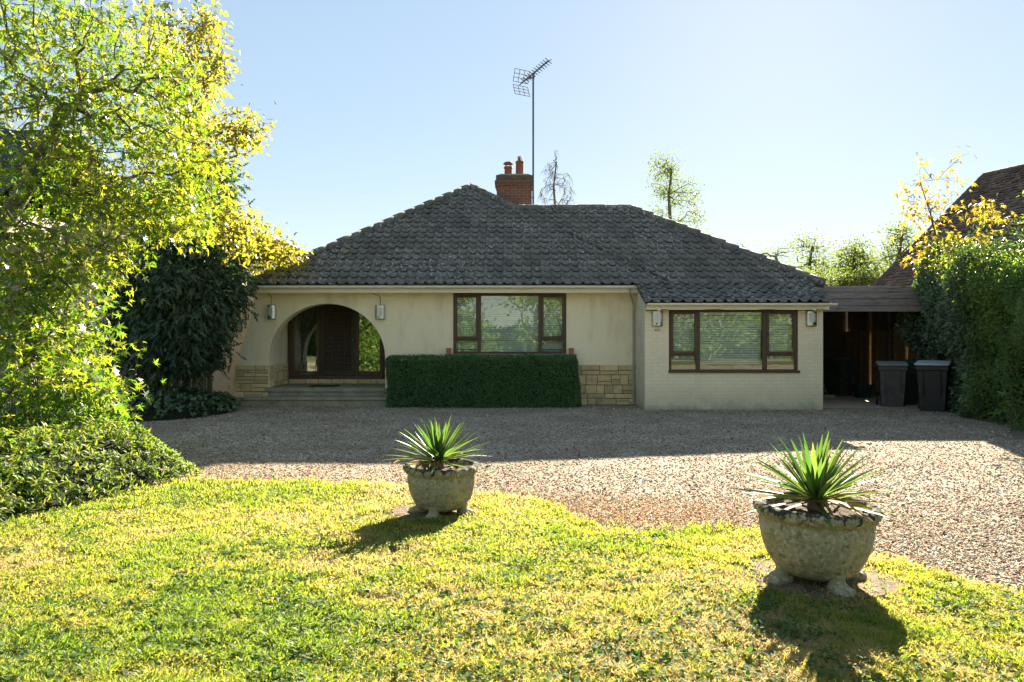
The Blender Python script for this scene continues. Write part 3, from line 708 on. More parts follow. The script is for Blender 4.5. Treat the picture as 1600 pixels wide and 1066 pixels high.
for a, b, c, d in ((dx0, dx0 + .1, dz0, dz1), (dx1 - .1, dx1, dz0, dz1), (dx0 + .1, dx1 - .1, dz0, dz0 + .1), (dx0 + .1, dx1 - .1, dz1 - .1, dz1)): m.box(a, b, YD + .03, YD + .051, c, d)
door = part(m, 'door', mt['door'])
m = MB(); m.lathe([(.0, 0), (.028, .0), (.03, .012), (.016, .02), (.016, .04), (.03, .055), (.026, .075), (0, .08)], 16)
k = m.build('handle', mt['steel'], None, True); k.parent = door; k.location = (-3.925, YD + .03, 1.47); k.rotation_euler = (math.radians(90), 0, 0)
# hall behind the side lights
m = MB(); m.box(-5.6, -3.0, 18.6, 18.7, .4, 2.5); m.box(-5.6, -3.0, 17.05, 18.6, .38, .44); part(m, 'hall_wall', MAT('hall_plaster', (.42,.40,.26), (.36,.34,.22), 2))
m = MB()                                          # patterned curtain gathered to the left side of the porch glazing
def fold(t, z): return .035 * math.sin(t * 26 + z * 1.3) + .015 * math.sin(t * 51)
cv, cf = [], []
for i in range(24):
    z = .72 + (2.44 - .72) * i / 23; wd = .20 + .34 * max(0, (z - 1.3) / 1.14) ** 1.6
    for j in range(36): t_ = j / 35; cv.append((-5.38 + wd * t_, YD + .17 + fold(t_, z), z))
cf = [(i*36 + j, i*36 + j + 1, (i+1)*36 + j + 1, (i+1)*36 + j) for i in range(23) for j in range(35)]
m.add(cv, cf)
mt['curtain'] = MAT('patterned_cloth', (.028,.05,.065), (.04,.075,.085), 6, rough=.9, c3=(.55,.60,.56), s3=24, lo3=.54, hi3=.58)
tag(m.build('curtain', mt['curtain'], None, True), 'dark teal patterned curtain gathered behind the porch glass left of the door', 'curtain')
m = MB(); m.box(-4.72, -4.08, 15.80, 16.25, .389, .405); o = m.build('doormat', mt['dark_rubber']); bevel(o, .004)
tag(o, 'black rubber doormat lying on the top porch step', 'doormat')

# fascia, gutters, downpipe
m = MB(); m.box(-5.93, 2.795, 15.14, 15.165, 2.52, 2.665); m.box(-5.93, 2.795, 15.165, YM + .01, 2.536, 2.556); part(m, 'fascia', mt['trim'], bev=.004)
m = MB(); m.box(2.80, 6.60, 14.20, 14.225, 2.10, 2.225); m.box(2.80, 6.60, 14.225, YW + .01, 2.118, 2.138); part(m, 'fascia', mt['trim'], bev=.004)
def gutter(x0, x1, yc, zc, r):
    g_ = MB(); a = [math.pi + math.pi * i / 10 for i in range(11)]
    pts = [(yc + r * math.cos(t), zc + r * .95 * math.sin(t)) for t in a] + [(yc + (r - .008) * math.cos(t), zc + (r - .008) * .95 * math.sin(t)) for t in a[::-1]]
    g_.prism(pts, x0, x1, 'x')
    x = x0 + .5
    while x < x1:
        pts2 = [(yc + (r + .006) * math.cos(t), zc + (r + .006) * .95 * math.sin(t)) for t in a] + [(yc + (r + .0005) * math.cos(t), zc + (r + .0005) * .95 * math.sin(t)) for t in a[::-1]]
        g_.prism(pts2, x, x + .05, 'x'); x += 1.9
    return part(g_, 'gutter', mt['gutter'])
gutter(-5.98, 2.81, 15.078, 2.668, .062); gutter(2.80, 6.72, 14.136, 2.232, .06)
m = MB(); m.tube([(2.60, 15.08, 2.61), (2.62, 15.12, 2.50), (2.74, 15.42, 2.30), (2.75, 15.45, 2.1), (2.75, 15.45, .02)], .022, 10); part(m, 'downpipe', MAT('old_pipe', (.42,.39,.31), (.33,.31,.25), 6, rough=.6))

# roof
cp, sp_ = math.cos(math.atan(.7)), math.sin(math.atan(.7)); cl = math.cos(math.atan(.677)); sl = math.sin(math.atan(.677)); cr = math.cos(math.atan(.62)); sr = math.sin(math.atan(.62))
rr = np.random.default_rng(3); SA = 4.54 / cp; SR = 3.30 / cp; GA = SR / 14
def uLf(s): return -5.9 + 4.70 * min(1, s / SA)
def uRf(s): return 6.93 - 3.73 * s / SR if s < SR else .085 - 1.285 * (s - SR) / (SA - SR)
PA = [tiles((0, YE, 2.70), (1,0,0), (0,cp,sp_), (0,-sp_,cp), SA, uLf, uRf, .218, GA, pan_profile, rr)]
cw_ = math.atan2(.45, 1.05)
PA.append(tiles((0, 14.10, 2.245), (1,0,0), (0,math.cos(cw_),math.sin(cw_)), (0,-math.sin(cw_),math.cos(cw_)), 1.16, lambda s: 2.80 - .09 + .02 * s, lambda s: 6.66, .218, .29, pan_profile, rr))
PA.append(tiles((-5.9, 0, 2.70), (0,-1,0), (cl,0,sl), (-sl,0,cl), 4.70 / cl, lambda s: -28 + 4.5 * s * cl / 4.7, lambda s: -YE - 4.54 * s * cl / 4.7, .218, GA, pan_profile, rr))
PA.append(tiles((6.93, 0, 2.70), (0,1,0), (-cr,0,sr), (sr,0,cr), 3.73 / cr, lambda s: YE + 3.3 * s * cr / 3.73, lambda s: 21.75 - 3.3 * s * cr / 3.73, .218, GA, pan_profile, rr))
PA.append(tiles((3.497, 0, 2.70), (0,1,0), (-cl,0,sl), (sl,0,cl), 4.697 / cl, lambda s: YE + 4.54 * s * cl / 4.697, lambda s: 28 - 4.5 * s * cl / 4.697, .218, GA, pan_profile, rr))
lo = -.03
PA += [sheet_quad((-5.9,YE,2.7+lo),(3.4,YE,2.7+lo),(.085,18.45,5.01+lo),(-1.2,19.69,5.88+lo)), sheet_quad((3.4,YE,2.7+lo),(6.93,YE,2.7+lo),(3.2,18.45,5.01+lo),(.085,18.45,5.01+lo)),
       sheet_quad((2.75,14.12,2.22),(6.63,14.12,2.22),(6.63,15.3,2.72),(2.75,15.3,2.72)),
       sheet_quad((-5.9,28,2.7+lo),(-5.9,YE,2.7+lo),(-1.2,19.69,5.88+lo),(-1.2,23.5,5.88+lo)), sheet_quad((6.93,YE,2.7+lo),(6.93,21.75,2.7+lo),(3.2,18.452,5.01+lo),(3.2,18.45,5.01+lo)),
       sheet_quad((3.497,YE,2.66+lo),(3.497,28,2.66+lo),(-1.2,23.5,5.87+lo),(-1.2,19.69,5.87+lo)), sheet_quad((6.93,21.75,2.7),(-1,21.75,2.7),(0,18.45,5.01),(3.2,18.45,5.01)),
       sheet_quad((3.497,28,2.7),(-5.9,28,2.7),(-1.2,23.5,5.88),(-1.19,23.5,5.88))]
V, Fq, T = join_arrays(PA)
roof = npart('roof', np_mesh('roof', V, Fq, T), mt['tile'])
m = MB()
def caps(a, b, r=.10, seg=.36, up=.03):
    a, b = Vector(a), Vector(b); L = (b - a).length; n = max(1, round(L / seg))
    for i in range(n):
        p0, p1 = a.lerp(b, i / n), a.lerp(b, min(1, (i + 1.12) / n)); j = Vector((0, rr.normal() * .006, up + rr.normal() * .006))
        m.tube([p0 + j, p1 + j], [r * 1.06, r * .94], 12)
caps((-5.9, YE, 2.70), (-1.2, 19.69, 5.88)); caps((.085, 18.45, 5.01), (-1.2, 19.69, 5.88)); caps((6.93, YE, 2.70), (3.2, 18.45, 5.01)); caps((3.2, 18.45, 5.01), (.0, 18.45, 5.01)); caps((-1.2, 19.69, 5.88), (-1.2, 23.5, 5.88))
rc = part(m, 'ridge_tiles', mt['tile'], roof, True)
a_ = rc.data.attributes.new('tint', 'FLOAT', 'POINT'); a_.data.foreach_set('value', np.repeat(rr.uniform(.25, .75, len(m.v) // 24), 24).astype(np.float32))

# chimney
m = MB(); cx0, cx1 = -.436, .563; m.box(cx0, cx1, 19.4, 20.05, 3.2, 5.86); m.box(cx0 - .03, cx1 + .03, 19.37, 20.08, 5.86, 5.935); m.box(cx0 - .055, cx1 + .055, 19.345, 20.105, 5.935, 6.01)
ch = part(m, 'chimney', mt['red_brick'])
m = MB(); m.box(cx0 - .02, cx1 + .02, 19.38, 20.07, 6.011, 6.16); part(m, 'chimney_cap', MAT('sooty_brick', (.09,.065,.05), (.14,.10,.075), 9, rough=.95, bmp=.6, bscale=30, c3=(.22,.20,.16), s3=16), ch)
m = MB(); m.prism([(cx0 - .01, 6.161), (cx1 + .01, 6.161), (cx1 - .12, 6.20), (cx0 + .12, 6.20)], 19.39, 20.06, 'y'); part(m, 'flaunching', mt['slab'], ch)
mt['pot_clay'] = MAT('chimney_pot_clay', (.27,.10,.065), (.20,.08,.055), 5, rough=.85, bmp=.3)
m = MB(); m.lathe([(.118, 0), (.112, .03), (.105, .24), (.125, .255), (.125, .30), (.10, .30), (.09, .1)], 24, (-.11, 19.7, 6.17)); o = part(m, 'chimney_pot', mt['pot_clay'], ch, True)
m = MB(); m.lathe([(.0, .44), (.10, .435), (.14, .40), (.145, .385), (.0, .38)], 24, (-.11, 19.7, 6.17))
for k in range(4):
    a = .6 + k * math.pi / 2; m.tube([(-.11 + .1 * math.cos(a), 19.7 + .1 * math.sin(a), 6.44), (-.11 + .1 * math.cos(a), 19.7 + .1 * math.sin(a), 6.57)], .012, 6)
part(m, 'chimney_cowl', mt['pot_clay'], ch)
m = MB(); m.lathe([(.13, 0), (.118, .04), (.108, .40), (.125, .42), (.125, .455), (.10, .46), (.09, .2)], 24, (.22, 19.7, 6.17)); part(m, 'chimney_pot', mt['pot_clay'], ch, True)
m = MB(); m.lathe([(.07, .40), (.07, .57), (.078, .575), (.078, .60), (.05, .60)], 20, (.22, 19.7, 6.17)); part(m, 'flue_liner', mt['steel'], ch, True)

# tv aerial strapped to the stack
ae = empty('tv_aerial', (.60, 19.33, 5.0)); tag(ae, 'tall mast aerial with a grid reflector strapped beside the red brick chimney', 'aerial')
m = MB(); m.tube([(.60, 19.33, 5.0), (.60, 19.33, 9.02)], .026, 8); m.box(.57, .63, 19.33, 19.42, 5.5, 5.54); m.box(.57, .63, 19.33, 19.42, 5.1, 5.14); part(m, 'mast', mt['alu'], ae)
b0, b1 = Vector((.22, 19.75, 8.86)), Vector((.98, 18.35, 8.98)); dr = (b1 - b0).normalized(); sd = dr.cross(Vector((0, 0, 1))).normalized()
m = MB(); m.tube([b0, b1], .016, 6); m.tube([(.60, 19.33, 8.90), b0.lerp(b1, .30)], .02, 6); m.tube([(.60, 19.33, 8.72), b0.lerp(b1, .55)], .01, 6); part(m, 'boom', mt['alu'], ae)
m = MB()
for k in range(12):
    p = b0.lerp(b1, .16 + .84 * k / 11)
    for s in (-1, 1): m.tube([p, p + sd * .10 * s + Vector((0, 0, .055))], .011, 5); m.tube([p, p + sd * .10 * s - Vector((0, 0, .055))], .011, 5)
part(m, 'director', mt['alu'], ae)
m = MB(); p = b0.lerp(b1, .03)
for s in (-1, 1):
    q0, q1 = p + Vector((0, 0, .05 * s)), p - dr * -.12 + Vector((0, 0, .36 * s))
    for e in (-.24, -.08, .08, .24): m.tube([q0 + sd * e, q1 + sd * e], .008, 5)
    for f_ in (0, .33, .66, 1): c_ = q0.lerp(q1, f_); m.tube([c_ - sd * .25, c_ + sd * .25], .008, 5)
part(m, 'reflector', mt['alu'], ae)

# wall lanterns and cables
def lantern(x, y, z, label, flip, proto=[None]):
    if proto[0] is None:
        e = empty('wall_lantern', (x, y, z)); proto[0] = e
        b = MB(); b.box(-.105, .105, -.02, 0, -.165, .165); o = b.build('back_plate', mt['alu'], e); bevel(o, .008)
        b = MB(); pts = [(-.115, -.015), (.115, -.015)] + [(.115 * math.cos(t), -.02 - .085 * math.sin(t)) for t in np.linspace(0.05, math.pi - .05, 14)]
        b.prism(pts, -.155, .155, 'z'); o = b.build('body', mt['steel'], e); bevel(o, .006)
        b = MB(); b.prism([(-.068, -.05), (.052, -.05)] + [(.052 - .12 * t, -.106 - .012 * math.sin(math.pi * t)) for t in np.linspace(0, 1, 8)], -.075, .105, 'z'); d = b.build('diffuser', mt['diffuser'], e)
        b = MB()
        for k in range(5): b.box(-.072, .056, -.128, -.10, -.06 + k * .034, -.047 + k * .034)
        b.build('louvre', mt['steel'], d)
        b = MB(); b.tube([(.03, -.10, -.115), (.03, -.125, -.115)], .017, 12); b.build('sensor', mt['black'], e)
    else:
        e = copy_tree(proto[0]); e.location = (x, y, z); 
    if flip: e.scale = (-1, 1, 1)
    tag(e, label, 'wall light', 'louvred steel lanterns on the bungalow walls')
lantern(-5.46, YM, 2.105, 'louvred steel lantern on cream render left of the porch arch', False)
lantern(-2.99, YM, 2.105, 'louvred steel lantern on cream render between the porch arch and window', True)
lantern(3.06, YW, 1.925, 'louvred steel lantern by the inner corner of the painted brick wing', True)
lantern(6.30, YW, 1.925, 'louvred steel lantern on the wing corner next to the carport', False)
def cable(pts, label, r=.006):
    b = MB(); b.tube(pts, r, 6); tag(b.build('cable', mt['black'], None, True), label, 'cable', 'lantern cables on the bungalow walls')
cable([(-5.45, 15.13, 2.60), (-5.47, 15.30, 2.52), (-5.46, YM - .012, 2.46), (-5.46, YM - .012, 2.25)], 'short black cable dropping to the lantern left of the porch arch')
cable([(-3.13, 15.13, 2.58), (-3.12, 15.30, 2.515), (-3.0, YM - .012, 2.47), (-2.985, YM - .012, 2.40), (-2.985, YM - .012, 2.25)], 'kinked black cable dropping to the lantern right of the porch arch')
cable([(2.82, YW - .012, 2.085)] + [(3.06 + 3.24 * t, YW - .205 - .004 * math.sin(t * 20), 2.105 - .03 * math.sin(t * 9) ** 2) for t in np.linspace(0, 1, 24)] + [(6.5, YW - .2, 2.10)], 'long black cable slung along the wing fascia between two lanterns', .007)
for x, l in ((3.06, 'round cable box above the lantern at the inner corner of the wing'), (6.30, 'round cable box above the lantern beside the carport')):
    b = MB(); b.lathe([(0, 0), (.045, 0), (.05, .01), (.05, .035), (.03, .045), (0, .046)], 18); o = b.build('junction_box', mt['trim'], None, True); o.location = (x, YW - .17, 2.12); o.rotation_euler = (math.radians(90), 0, 0); tag(o, l, 'cable box', 'cable boxes above the wing lanterns')
    if x < 4:
        b = MB(); b.tube([(x - .04, YW - .008, 1.70), (x - .045, YW - .012, 1.675), (x - .01, YW - .012, 1.665)], .008, 8); b.tube([(x + .01, YW - .012, 1.705), (x + .04, YW - .012, 1.685), (x + .04, YW - .008, 1.66)], .007, 8)  # made-up raised strokes standing in for an unreadable brown wall mark
        tag(b.build('wall_smudge', MAT('brown_mark', (.20,.09,.04), (.12,.06,.03), 30, rough=.9), None, True), 'small brown bracket below the lantern at the inner corner of the wing', 'smudge')
# ---------------------------------------------------------------- neighbours, carport, fences
mt['pale_render'] = MAT('pale_render', (.55,.50,.44), (.48,.44,.40), 1.5, rough=.9, bmp=.3, bscale=60)
mt['peach'] = MAT('warm_lit_render', (.68,.52,.35), (.60,.45,.30), 1.6, rough=.9, bmp=.4, bscale=60, c3=(.34,.24,.17), s3=4)  # cream walls; warm sunlight is painted in as the peach tone
mt['old_timber'] = MAT('weathered_timber', (.24,.20,.185), (.33,.28,.255), 3.2, rough=.85, bmp=.5, bscale=30, stretch=(.5,6,6), c3=(.055,.045,.045), s3=5, lo3=.52, hi3=.72)
mt['dark_timber'] = MAT('dark_timber', (.15,.12,.105), (.21,.165,.14), 3, rough=.9, bmp=.4, bscale=30, stretch=(.5,6,6))
mt['fence_timber'] = MAT('fence_timber', (.50,.33,.17), (.36,.24,.13), 4, rough=.85, bmp=.5, bscale=24, stretch=(.6,5,5))
mt['panel_timber'] = MAT('panel_timber', (.26,.16,.10), (.17,.10,.07), 4, rough=.9, bmp=.5, bscale=24, stretch=(5,5,.6))
mt['concrete'] = MAT('concrete', (.50,.39,.28), (.38,.29,.20), 1.5, rough=.9, bmp=.3, bscale=40, c3=(.24,.18,.13), s3=3)

# carport between the bungalow's end wall and the hedge
cpt = empty('carport', (8.4, 15.6, 0)); tag(cpt, 'dark timber carport with a weathered board fascia beside the bungalow wing', 'carport')
zz = [2.12, 2.265, 2.415, 2.565, 2.71]
for k in range(4):
    m = MB(); m.box(6.62, 8.62, 15.60 + .006 * (k % 2), 15.63 + .006 * (k % 2), zz[k] + .004, zz[k+1] - .004); m.box(8.625, 10.6, 15.604 + .006 * (k % 2), 15.634 + .006 * (k % 2), zz[k] + .004, zz[k+1] - .004)
    part(m, 'fascia_board', mt['old_timber'], cpt, bev=.004)
m = MB(); m.box(6.58, 10.6, 15.65, 21.2, 2.60, 2.68); 
for k in range(8): m.box(6.58, 10.6, 15.75 + .7 * k, 15.80 + .7 * k, 2.44, 2.598)
part(m, 'carport_roof', mt['dark_timber'], cpt)
for y in (15.75, 18.2):
    m = MB(); m.box(10.03, 10.12, y, y + .09, 0, 2.44); part(m, 'post', mt['dark_timber'], cpt)
m = MB(); m.box(6.60, 10.27, 20.95, 21.0, 0, 2.598)
for k in range(12): m.box(6.60, 10.25, 20.935, 20.951, .05 + .2 * k, .24 + .2 * k)
part(m, 'back_wall', mt['dark_timber'], cpt)
m = MB(); m.box(6.565, 6.60, 15.66, 20.93, 0, 2.44); part(m, 'side_lining', mt['dark_timber'], cpt)
sheet('carport_floor', np.array([6.56, 10.6]), np.arange(14.75, 21.3, .4), mt['concrete'], .006)

bf = empty('panel_fence', (10.25, 18, 0)); tag(bf, 'brown wooden panel fence down the open side of the carport behind the bins', 'fence')
for y0 in (15.9, 17.7, 19.5):
    m = MB(); m.box(10.24, 10.26, y0 + .07, y0 + 1.74, .0, 1.70)
    for k in range(11): m.box(10.215 + .004 * (k % 2), 10.241, y0 + .08, y0 + 1.72, .06 + .15 * k, .20 + .15 * k)
    for q in (.45, .90, 1.35): m.box(10.19, 10.215, y0 + q, y0 + q + .05, .05, 1.70)
    m.box(10.18, 10.27, y0 + .06, y0 + 1.74, 1.70, 1.74); part(m, 'fence_panel', mt['fence_timber'], bf)
    m = MB(); m.box(10.18, 10.27, y0 - .02, y0 + .07, 0, 2.42); part(m, 'post', mt['fence_timber'], bf)
m = MB()
for y0, y1 in ((15.97, 17.67), (17.77, 19.47), (19.57, 20.9)):
    g1 = .02 if y0 < 17 else .004
    m.box(10.275, 10.295, y0 - .10 + g1, y1 - .004, 1.70 + g1 * .6, 2.598 - g1 * 3)
part(m, 'light_block_boards', mt['dark_timber'], bf)  # added dark boards that keep sky and sun out of the carport

# bins and oddments under the carport
BW, BD, BH = .56, .62, 1.0
def wheelie(loc, rz, cbody, clid, label, sc=1.0):
    e = empty('wheelie_bin', loc, rz); e.scale = (sc, sc, sc); tag(e, label, 'bin', 'wheelie bins by the carport')
    mb_ = MAT('bin_plastic', cbody, tuple(c * .7 for c in cbody), 5, rough=.55, c3=tuple(c * 1.6 + .01 for c in cbody), s3=8); ml = MAT('bin_lid_plastic', clid, tuple(c * .75 for c in clid), 5, rough=.45)
    b = MB(); t, q = (BW / 2, BD / 2), (BW * .38, BD * .36)
    lv = [(0, q), (.12, (q[0] + .005, q[1] + .01)), (.82, (t[0] - .02, t[1] - .02)), (.84, t), (.93, t)]
    for (z0, a), (z1, c) in zip(lv, lv[1:]):
        for s in range(4):
            def cr_(d, k): return ((-d[0], -d[1]), (d[0], -d[1]), (d[0], d[1]), (-d[0], d[1]))[k % 4]
            p0, p1, p2, p3 = cr_(a, s), cr_(a, s + 1), cr_(c, s + 1), cr_(c, s); b.quad((*p0, z0), (*p1, z0), (*p2, z1), (*p3, z1))
    b.quad((-q[0], -q[1], .0), (q[0], -q[1], 0), (q[0], q[1], 0), (-q[0], q[1], 0))
    for s in (-1, 1): b.box(s * .15 - .012, s * .15 + .012, -t[1] + .005, -t[1] + .05, .3, .82)
    bevel(b.build('body', mb_, e), .02, 3)
    b = MB(); b.prism([(-t[1] - .03, .93), (t[1] + .02, .94), (t[1] + .02, 1.00), (t[1] - .12, 1.02), (-t[1] + .05, .975), (-t[1] - .035, .955)], -t[0] - .025, t[0] + .025, 'x'); l = b.build('lid', ml, e); bevel(l, .014, 3)
    b = MB(); b.tube([(-.2, t[1] + .055, .95), (.2, t[1] + .055, .95)], .016, 8); 
    for s in (-1, 1): b.box(s * .2 - .015, s * .2 + .015, t[1] + .004, t[1] + .07, .90, .97)
    b.build('handle', mb_, e)
    for s in (-1, 1):
        b = MB(); b.lathe([(0, 0), (.05, 0), (.055, .01), (.09, .012), (.1, .02), (.1, .045), (.09, .05), (0, .05)], 20); w = b.build('wheel', mt['dark_rubber'], e); w.location = (s * .245 + (.0 if s > 0 else -.0), t[1] - .07, .1); w.rotation_euler = (0, math.radians(90) * s, 0)
        b = MB(); b.lathe([(0, .044), (.055, .046), (.058, .054), (.02, .058), (0, .058)], 16); h = b.build('hub', MAT('hub_grey', (.16,.16,.16), rough=.6), w)
    return e
wheelie((8.80, 14.25, 0), math.radians(-38), (.022,.021,.023), (.46,.48,.50), 'dark wheelie bin with a grey lid standing in front of the ivy', 1.02)
wheelie((8.42, 15.15, 0), math.radians(-24), (.075,.068,.068), (.24,.24,.24), 'grey bodied wheelie bin with a grey lid left of the dark bin', .98)
wheelie((9.02, 15.75, .006), math.radians(-10), (.022,.05,.03), (.03,.075,.04), 'green lidded wheelie bin wedged behind the two grey lidded bins', 1.0)
wheelie((8.72, 18.2, .006), math.radians(20), (.035,.055,.03), (.04,.065,.035), 'green wheelie bin deep inside the carport near the broom', .98)
b = MB()
for (z0, r0), (z1, r1) in (((0, .15), (.30, .19)), ((.30, .205), (.33, .205))):
    for s in range(4):
        cs = ((-1,-1),(1,-1),(1,1),(-1,1)); a0, a1 = cs[s], cs[(s+1) % 4]
        b.quad((a0[0]*r0, a0[1]*r0*.8, z0), (a1[0]*r0, a1[1]*r0*.8, z0), (a1[0]*r1, a1[1]*r1*.8, z1), (a0[0]*r1, a0[1]*r1*.8, z1))
b.quad((-.15,-.12,.02),(.15,-.12,.02),(.15,.12,.02),(-.15,.12,.02)); o = b.build('recycling_box', MAT('box_plastic', (.022,.05,.035), rough=.5)); o.location = (8.97, 17.45, .006); bevel(o, .01); tag(o, 'small dark green open box on the carport floor beside the green bin', 'box')
br_ = empty('broom', (8.02, 17.45, .006)); tag(br_, 'long handled broom leaning inside the carport left of the green bin', 'broom')
b = MB(); b.tube([(8.06, 17.42, .05), (7.80, 17.75, 1.12)], .013, 8); part(b, 'handle', mt['bark_pale'], br_)
b = MB(); b.box(7.88, 8.24, 17.39, 17.45, .04, .075); b.box(7.89, 8.23, 17.40, 17.44, .005, .039); part(b, 'head', mt['fence_timber'], br_)

# right neighbour: steep tiled hip roof behind the hedge
nb = empty('tiled_house', (17, 22, 0)); tag(nb, 'neighbouring house with a steep brown clay tiled roof rising above the hedge', 'house')
A0 = np.array([18.0, 26.0, 7.74]); dn = np.array([.389, -.921, 0]); nn = np.array([-.921, -.389, 0]); E0 = A0 + nn * 4.2 - dn * 1.4; E0[2] = 3.45
Uv = dn; sl_len = math.hypot(4.2, 4.29); Vv = (-nn * 4.2 + np.array([0, 0, 4.29])) / sl_len; Nv = np.cross(Uv, Vv); 
if Nv[2] < 0: Nv = -Nv
rn = np.random.default_rng(6)
q = tiles(E0, Uv, Vv, Nv, sl_len, lambda s: 1.4 * s / sl_len, lambda s: 17.0, .17, .16, flat_profile, rn, lift=.045, jit=.012, stagger=.5, lip=.02)
u2 = nn * 4.2 + np.array([0, 0, -4.29])
hip = sheet_quad(E0 + np.array([0, 0, -.02]), E0 + dn * 17, A0 + dn * 16, A0 + np.array([0, 0, -.02])); far = sheet_quad(E0, A0, A0 - nn * 4.2 - dn * 1.4 + np.array([0, 0, -4.29]), E0 - nn * 8.4); oth = sheet_quad(A0, A0 + dn * 16, A0 + dn * 17 - nn * 4.2 + np.array([0, 0, -4.29]), A0 - dn * 1.4 - nn * 4.2 + np.array([0, 0, -4.29]))
V, Fq, T = join_arrays([q, hip, far, oth]); rf = npart('roof', np_mesh('roof', V, Fq, T), mt['clay_tile'], nb)
m = MB()
def caps2(a, b, r=.10, seg=.3):
    a, b = Vector(a), Vector(b); n = max(1, round((b - a).length / seg))
    for i in range(n): m.tube([a.lerp(b, i / n) + Vector((0, 0, .03)), a.lerp(b, min(1, (i + 1.1) / n)) + Vector((0, 0, .03))], [r * 1.08, r * .92], 8)
caps2(E0, A0); caps2(A0, A0 + dn * 16); part(m, 'ridge_tiles', mt['clay_tile'], rf)
m = MB(); c = [E0 - nn * .35 + dn * .3, E0 - nn * 8.05 + dn * .3, E0 - nn * 8.05 + dn * 16.6, E0 - nn * .35 + dn * 16.6]
for i in range(4): p, r_ = c[i], c[(i+1) % 4]; m.quad((p[0], p[1], 0), (r_[0], r_[1], 0), (r_[0], r_[1], 3.5), (p[0], p[1], 3.5))
part(m, 'wall', mt['red_brick'], nb)

# left neighbour: rendered two-storey house, gable towards us, slated wing further left
nl = empty('rendered_house', (-10.4, 20, 0)); tag(nl, 'pale rendered two storey neighbouring house with slate roof glimpsed through the left tree', 'house')
gx0, gx1, gxm, gz0, gz1, gy = -14.6, -6.2, -10.3, 4.15, 5.95, 20.0
m = MB(); m.prism([(gx0, 0), (gx1, 0), (gx1, gz0), (gxm, gz1 - .1), (gx0, gz0)], gy, 30, 'y'); part(m, 'wall', mt['peach'], nl)
m = MB(); m.box(-26, gx0 - .003, 18.6, 28, 0, 5.3); part(m, 'wall', mt['pale_render'], nl)
q1 = tiles((0, 18.3, 5.25), (1,0,0), (0,.77,.64), (0,-.64,.77), 4.6, lambda s: -26.3, lambda s: -13.9, .3, .22, flat_profile, rn, lift=.02, jit=.003, stagger=.5)
s1 = (gx1 + .35 - gxm, gz0 - .25 - gz1); ln = math.hypot(*s1)
q2 = tiles((gx1 + .35, 0, gz0 - .25), (0,1,0), (-s1[0]/ln, 0, -s1[1]/ln), (-s1[1]/ln, 0, s1[0]/ln), ln, lambda s: gy - .25, lambda s: 30.2, .3, .22, flat_profile, rn, lift=.02, jit=.003, stagger=.5)
q3 = tiles((gx0 - .35, 0, gz0 - .25), (0,-1,0), (s1[0]/ln, 0, -s1[1]/ln), (s1[1]/ln, 0, s1[0]/ln), ln, lambda s: -30.2, lambda s: -gy + .25, .3, .22, flat_profile, rn, lift=.02, jit=.003, stagger=.5)
V, Fq, T = join_arrays([q1, q2, q3, sheet_quad((-26.3, 18.3, 5.2), (-13.9, 18.3, 5.2), (-13.9, 21.84, 8.1), (-26.3, 21.84, 8.1)), sheet_quad((-26.3, 28.2, 5.2), (-13.9, 28.2, 5.2), (-13.9, 21.84, 8.15), (-26.3, 21.84, 8.15))]); npart('roof', np_mesh('roof', V, Fq, T), mt['slate'], nl)
m = MB()
for xa_, xb_ in ((gx1 + .38, gxm), (gx0 - .38, gxm)): m.prism([(xa_, gz0 - .42), (xa_, gz0 - .24), (gxm, gz1 + .02), (gxm, gz1 - .18)], gy - .27, gy - .22, 'y')
part(m, 'bargeboard', mt['dark_timber'], nl)
m = MB(); m.box(-10.15, -9.45, 20.6, 21.4, 5.0, 8.05); m.box(-10.22, -9.38, 20.53, 21.47, 8.05, 8.2); chn = part(m, 'chimney', mt['red_brick'], nl)
for x in (-9.98, -9.62):
    m = MB(); m.lathe([(.13, 0), (.11, .05), (.10, .3), (.12, .34), (.08, .34)], 16, (x, 21, 8.2)); part(m, 'chimney_pot', mt['pot_clay'], chn, True)
for x0, x1, z0, z1 in ((-16.4, -15.2, 3.2, 4.6), (-19.5, -18.0, 3.2, 4.6)):
    m = MB(); m.box(x0, x1, 18.54, 18.59, z0, z1); w_ = part(m, 'window', mt['trim'], nl); m = MB(); m.box(x0 + .08, x1 - .08, 18.53, 18.539, z0 + .08, z1 - .08); part(m, 'pane', mt['glass_porch'], w_)
m = MB(); m.tube([(-14.62, 18.5, .1), (-14.62, 18.5, 5.2)], .05, 8); part(m, 'downpipe', mt['gutter'], nl)
a2 = empty('tv_aerial', (-10.28, 20.3, 7.4)); tag(a2, 'thin upright yagi aerial above the left tree on the rendered neighbour', 'aerial')
m = MB(); m.tube([(-10.28, 20.3, 7.3), (-10.28, 20.3, 11.0)], .025, 6); part(m, 'mast', mt['alu'], a2)
m = MB(); c0, c1 = Vector(W(247, 34, 20.3)), Vector(W(265, 3, 20.0)); m.tube([c0, c1], .018, 6); part(m, 'boom', mt['alu'], a2)
m = MB()
for k in range(11): p = c0.lerp(c1, .08 + .09 * k); m.tube([p - Vector((.12, 0, -.02)), p + Vector((.12, 0, -.02))], .007, 5)
m.tube([(-10.45, 20.3, 10.86), (-9.95, 20.3, 10.80)], .012, 5); m.tube([(-10.45, 20.3, 11.02), (-9.95, 20.3, 10.96)], .012, 5)
part(m, 'director', mt['alu'], a2)
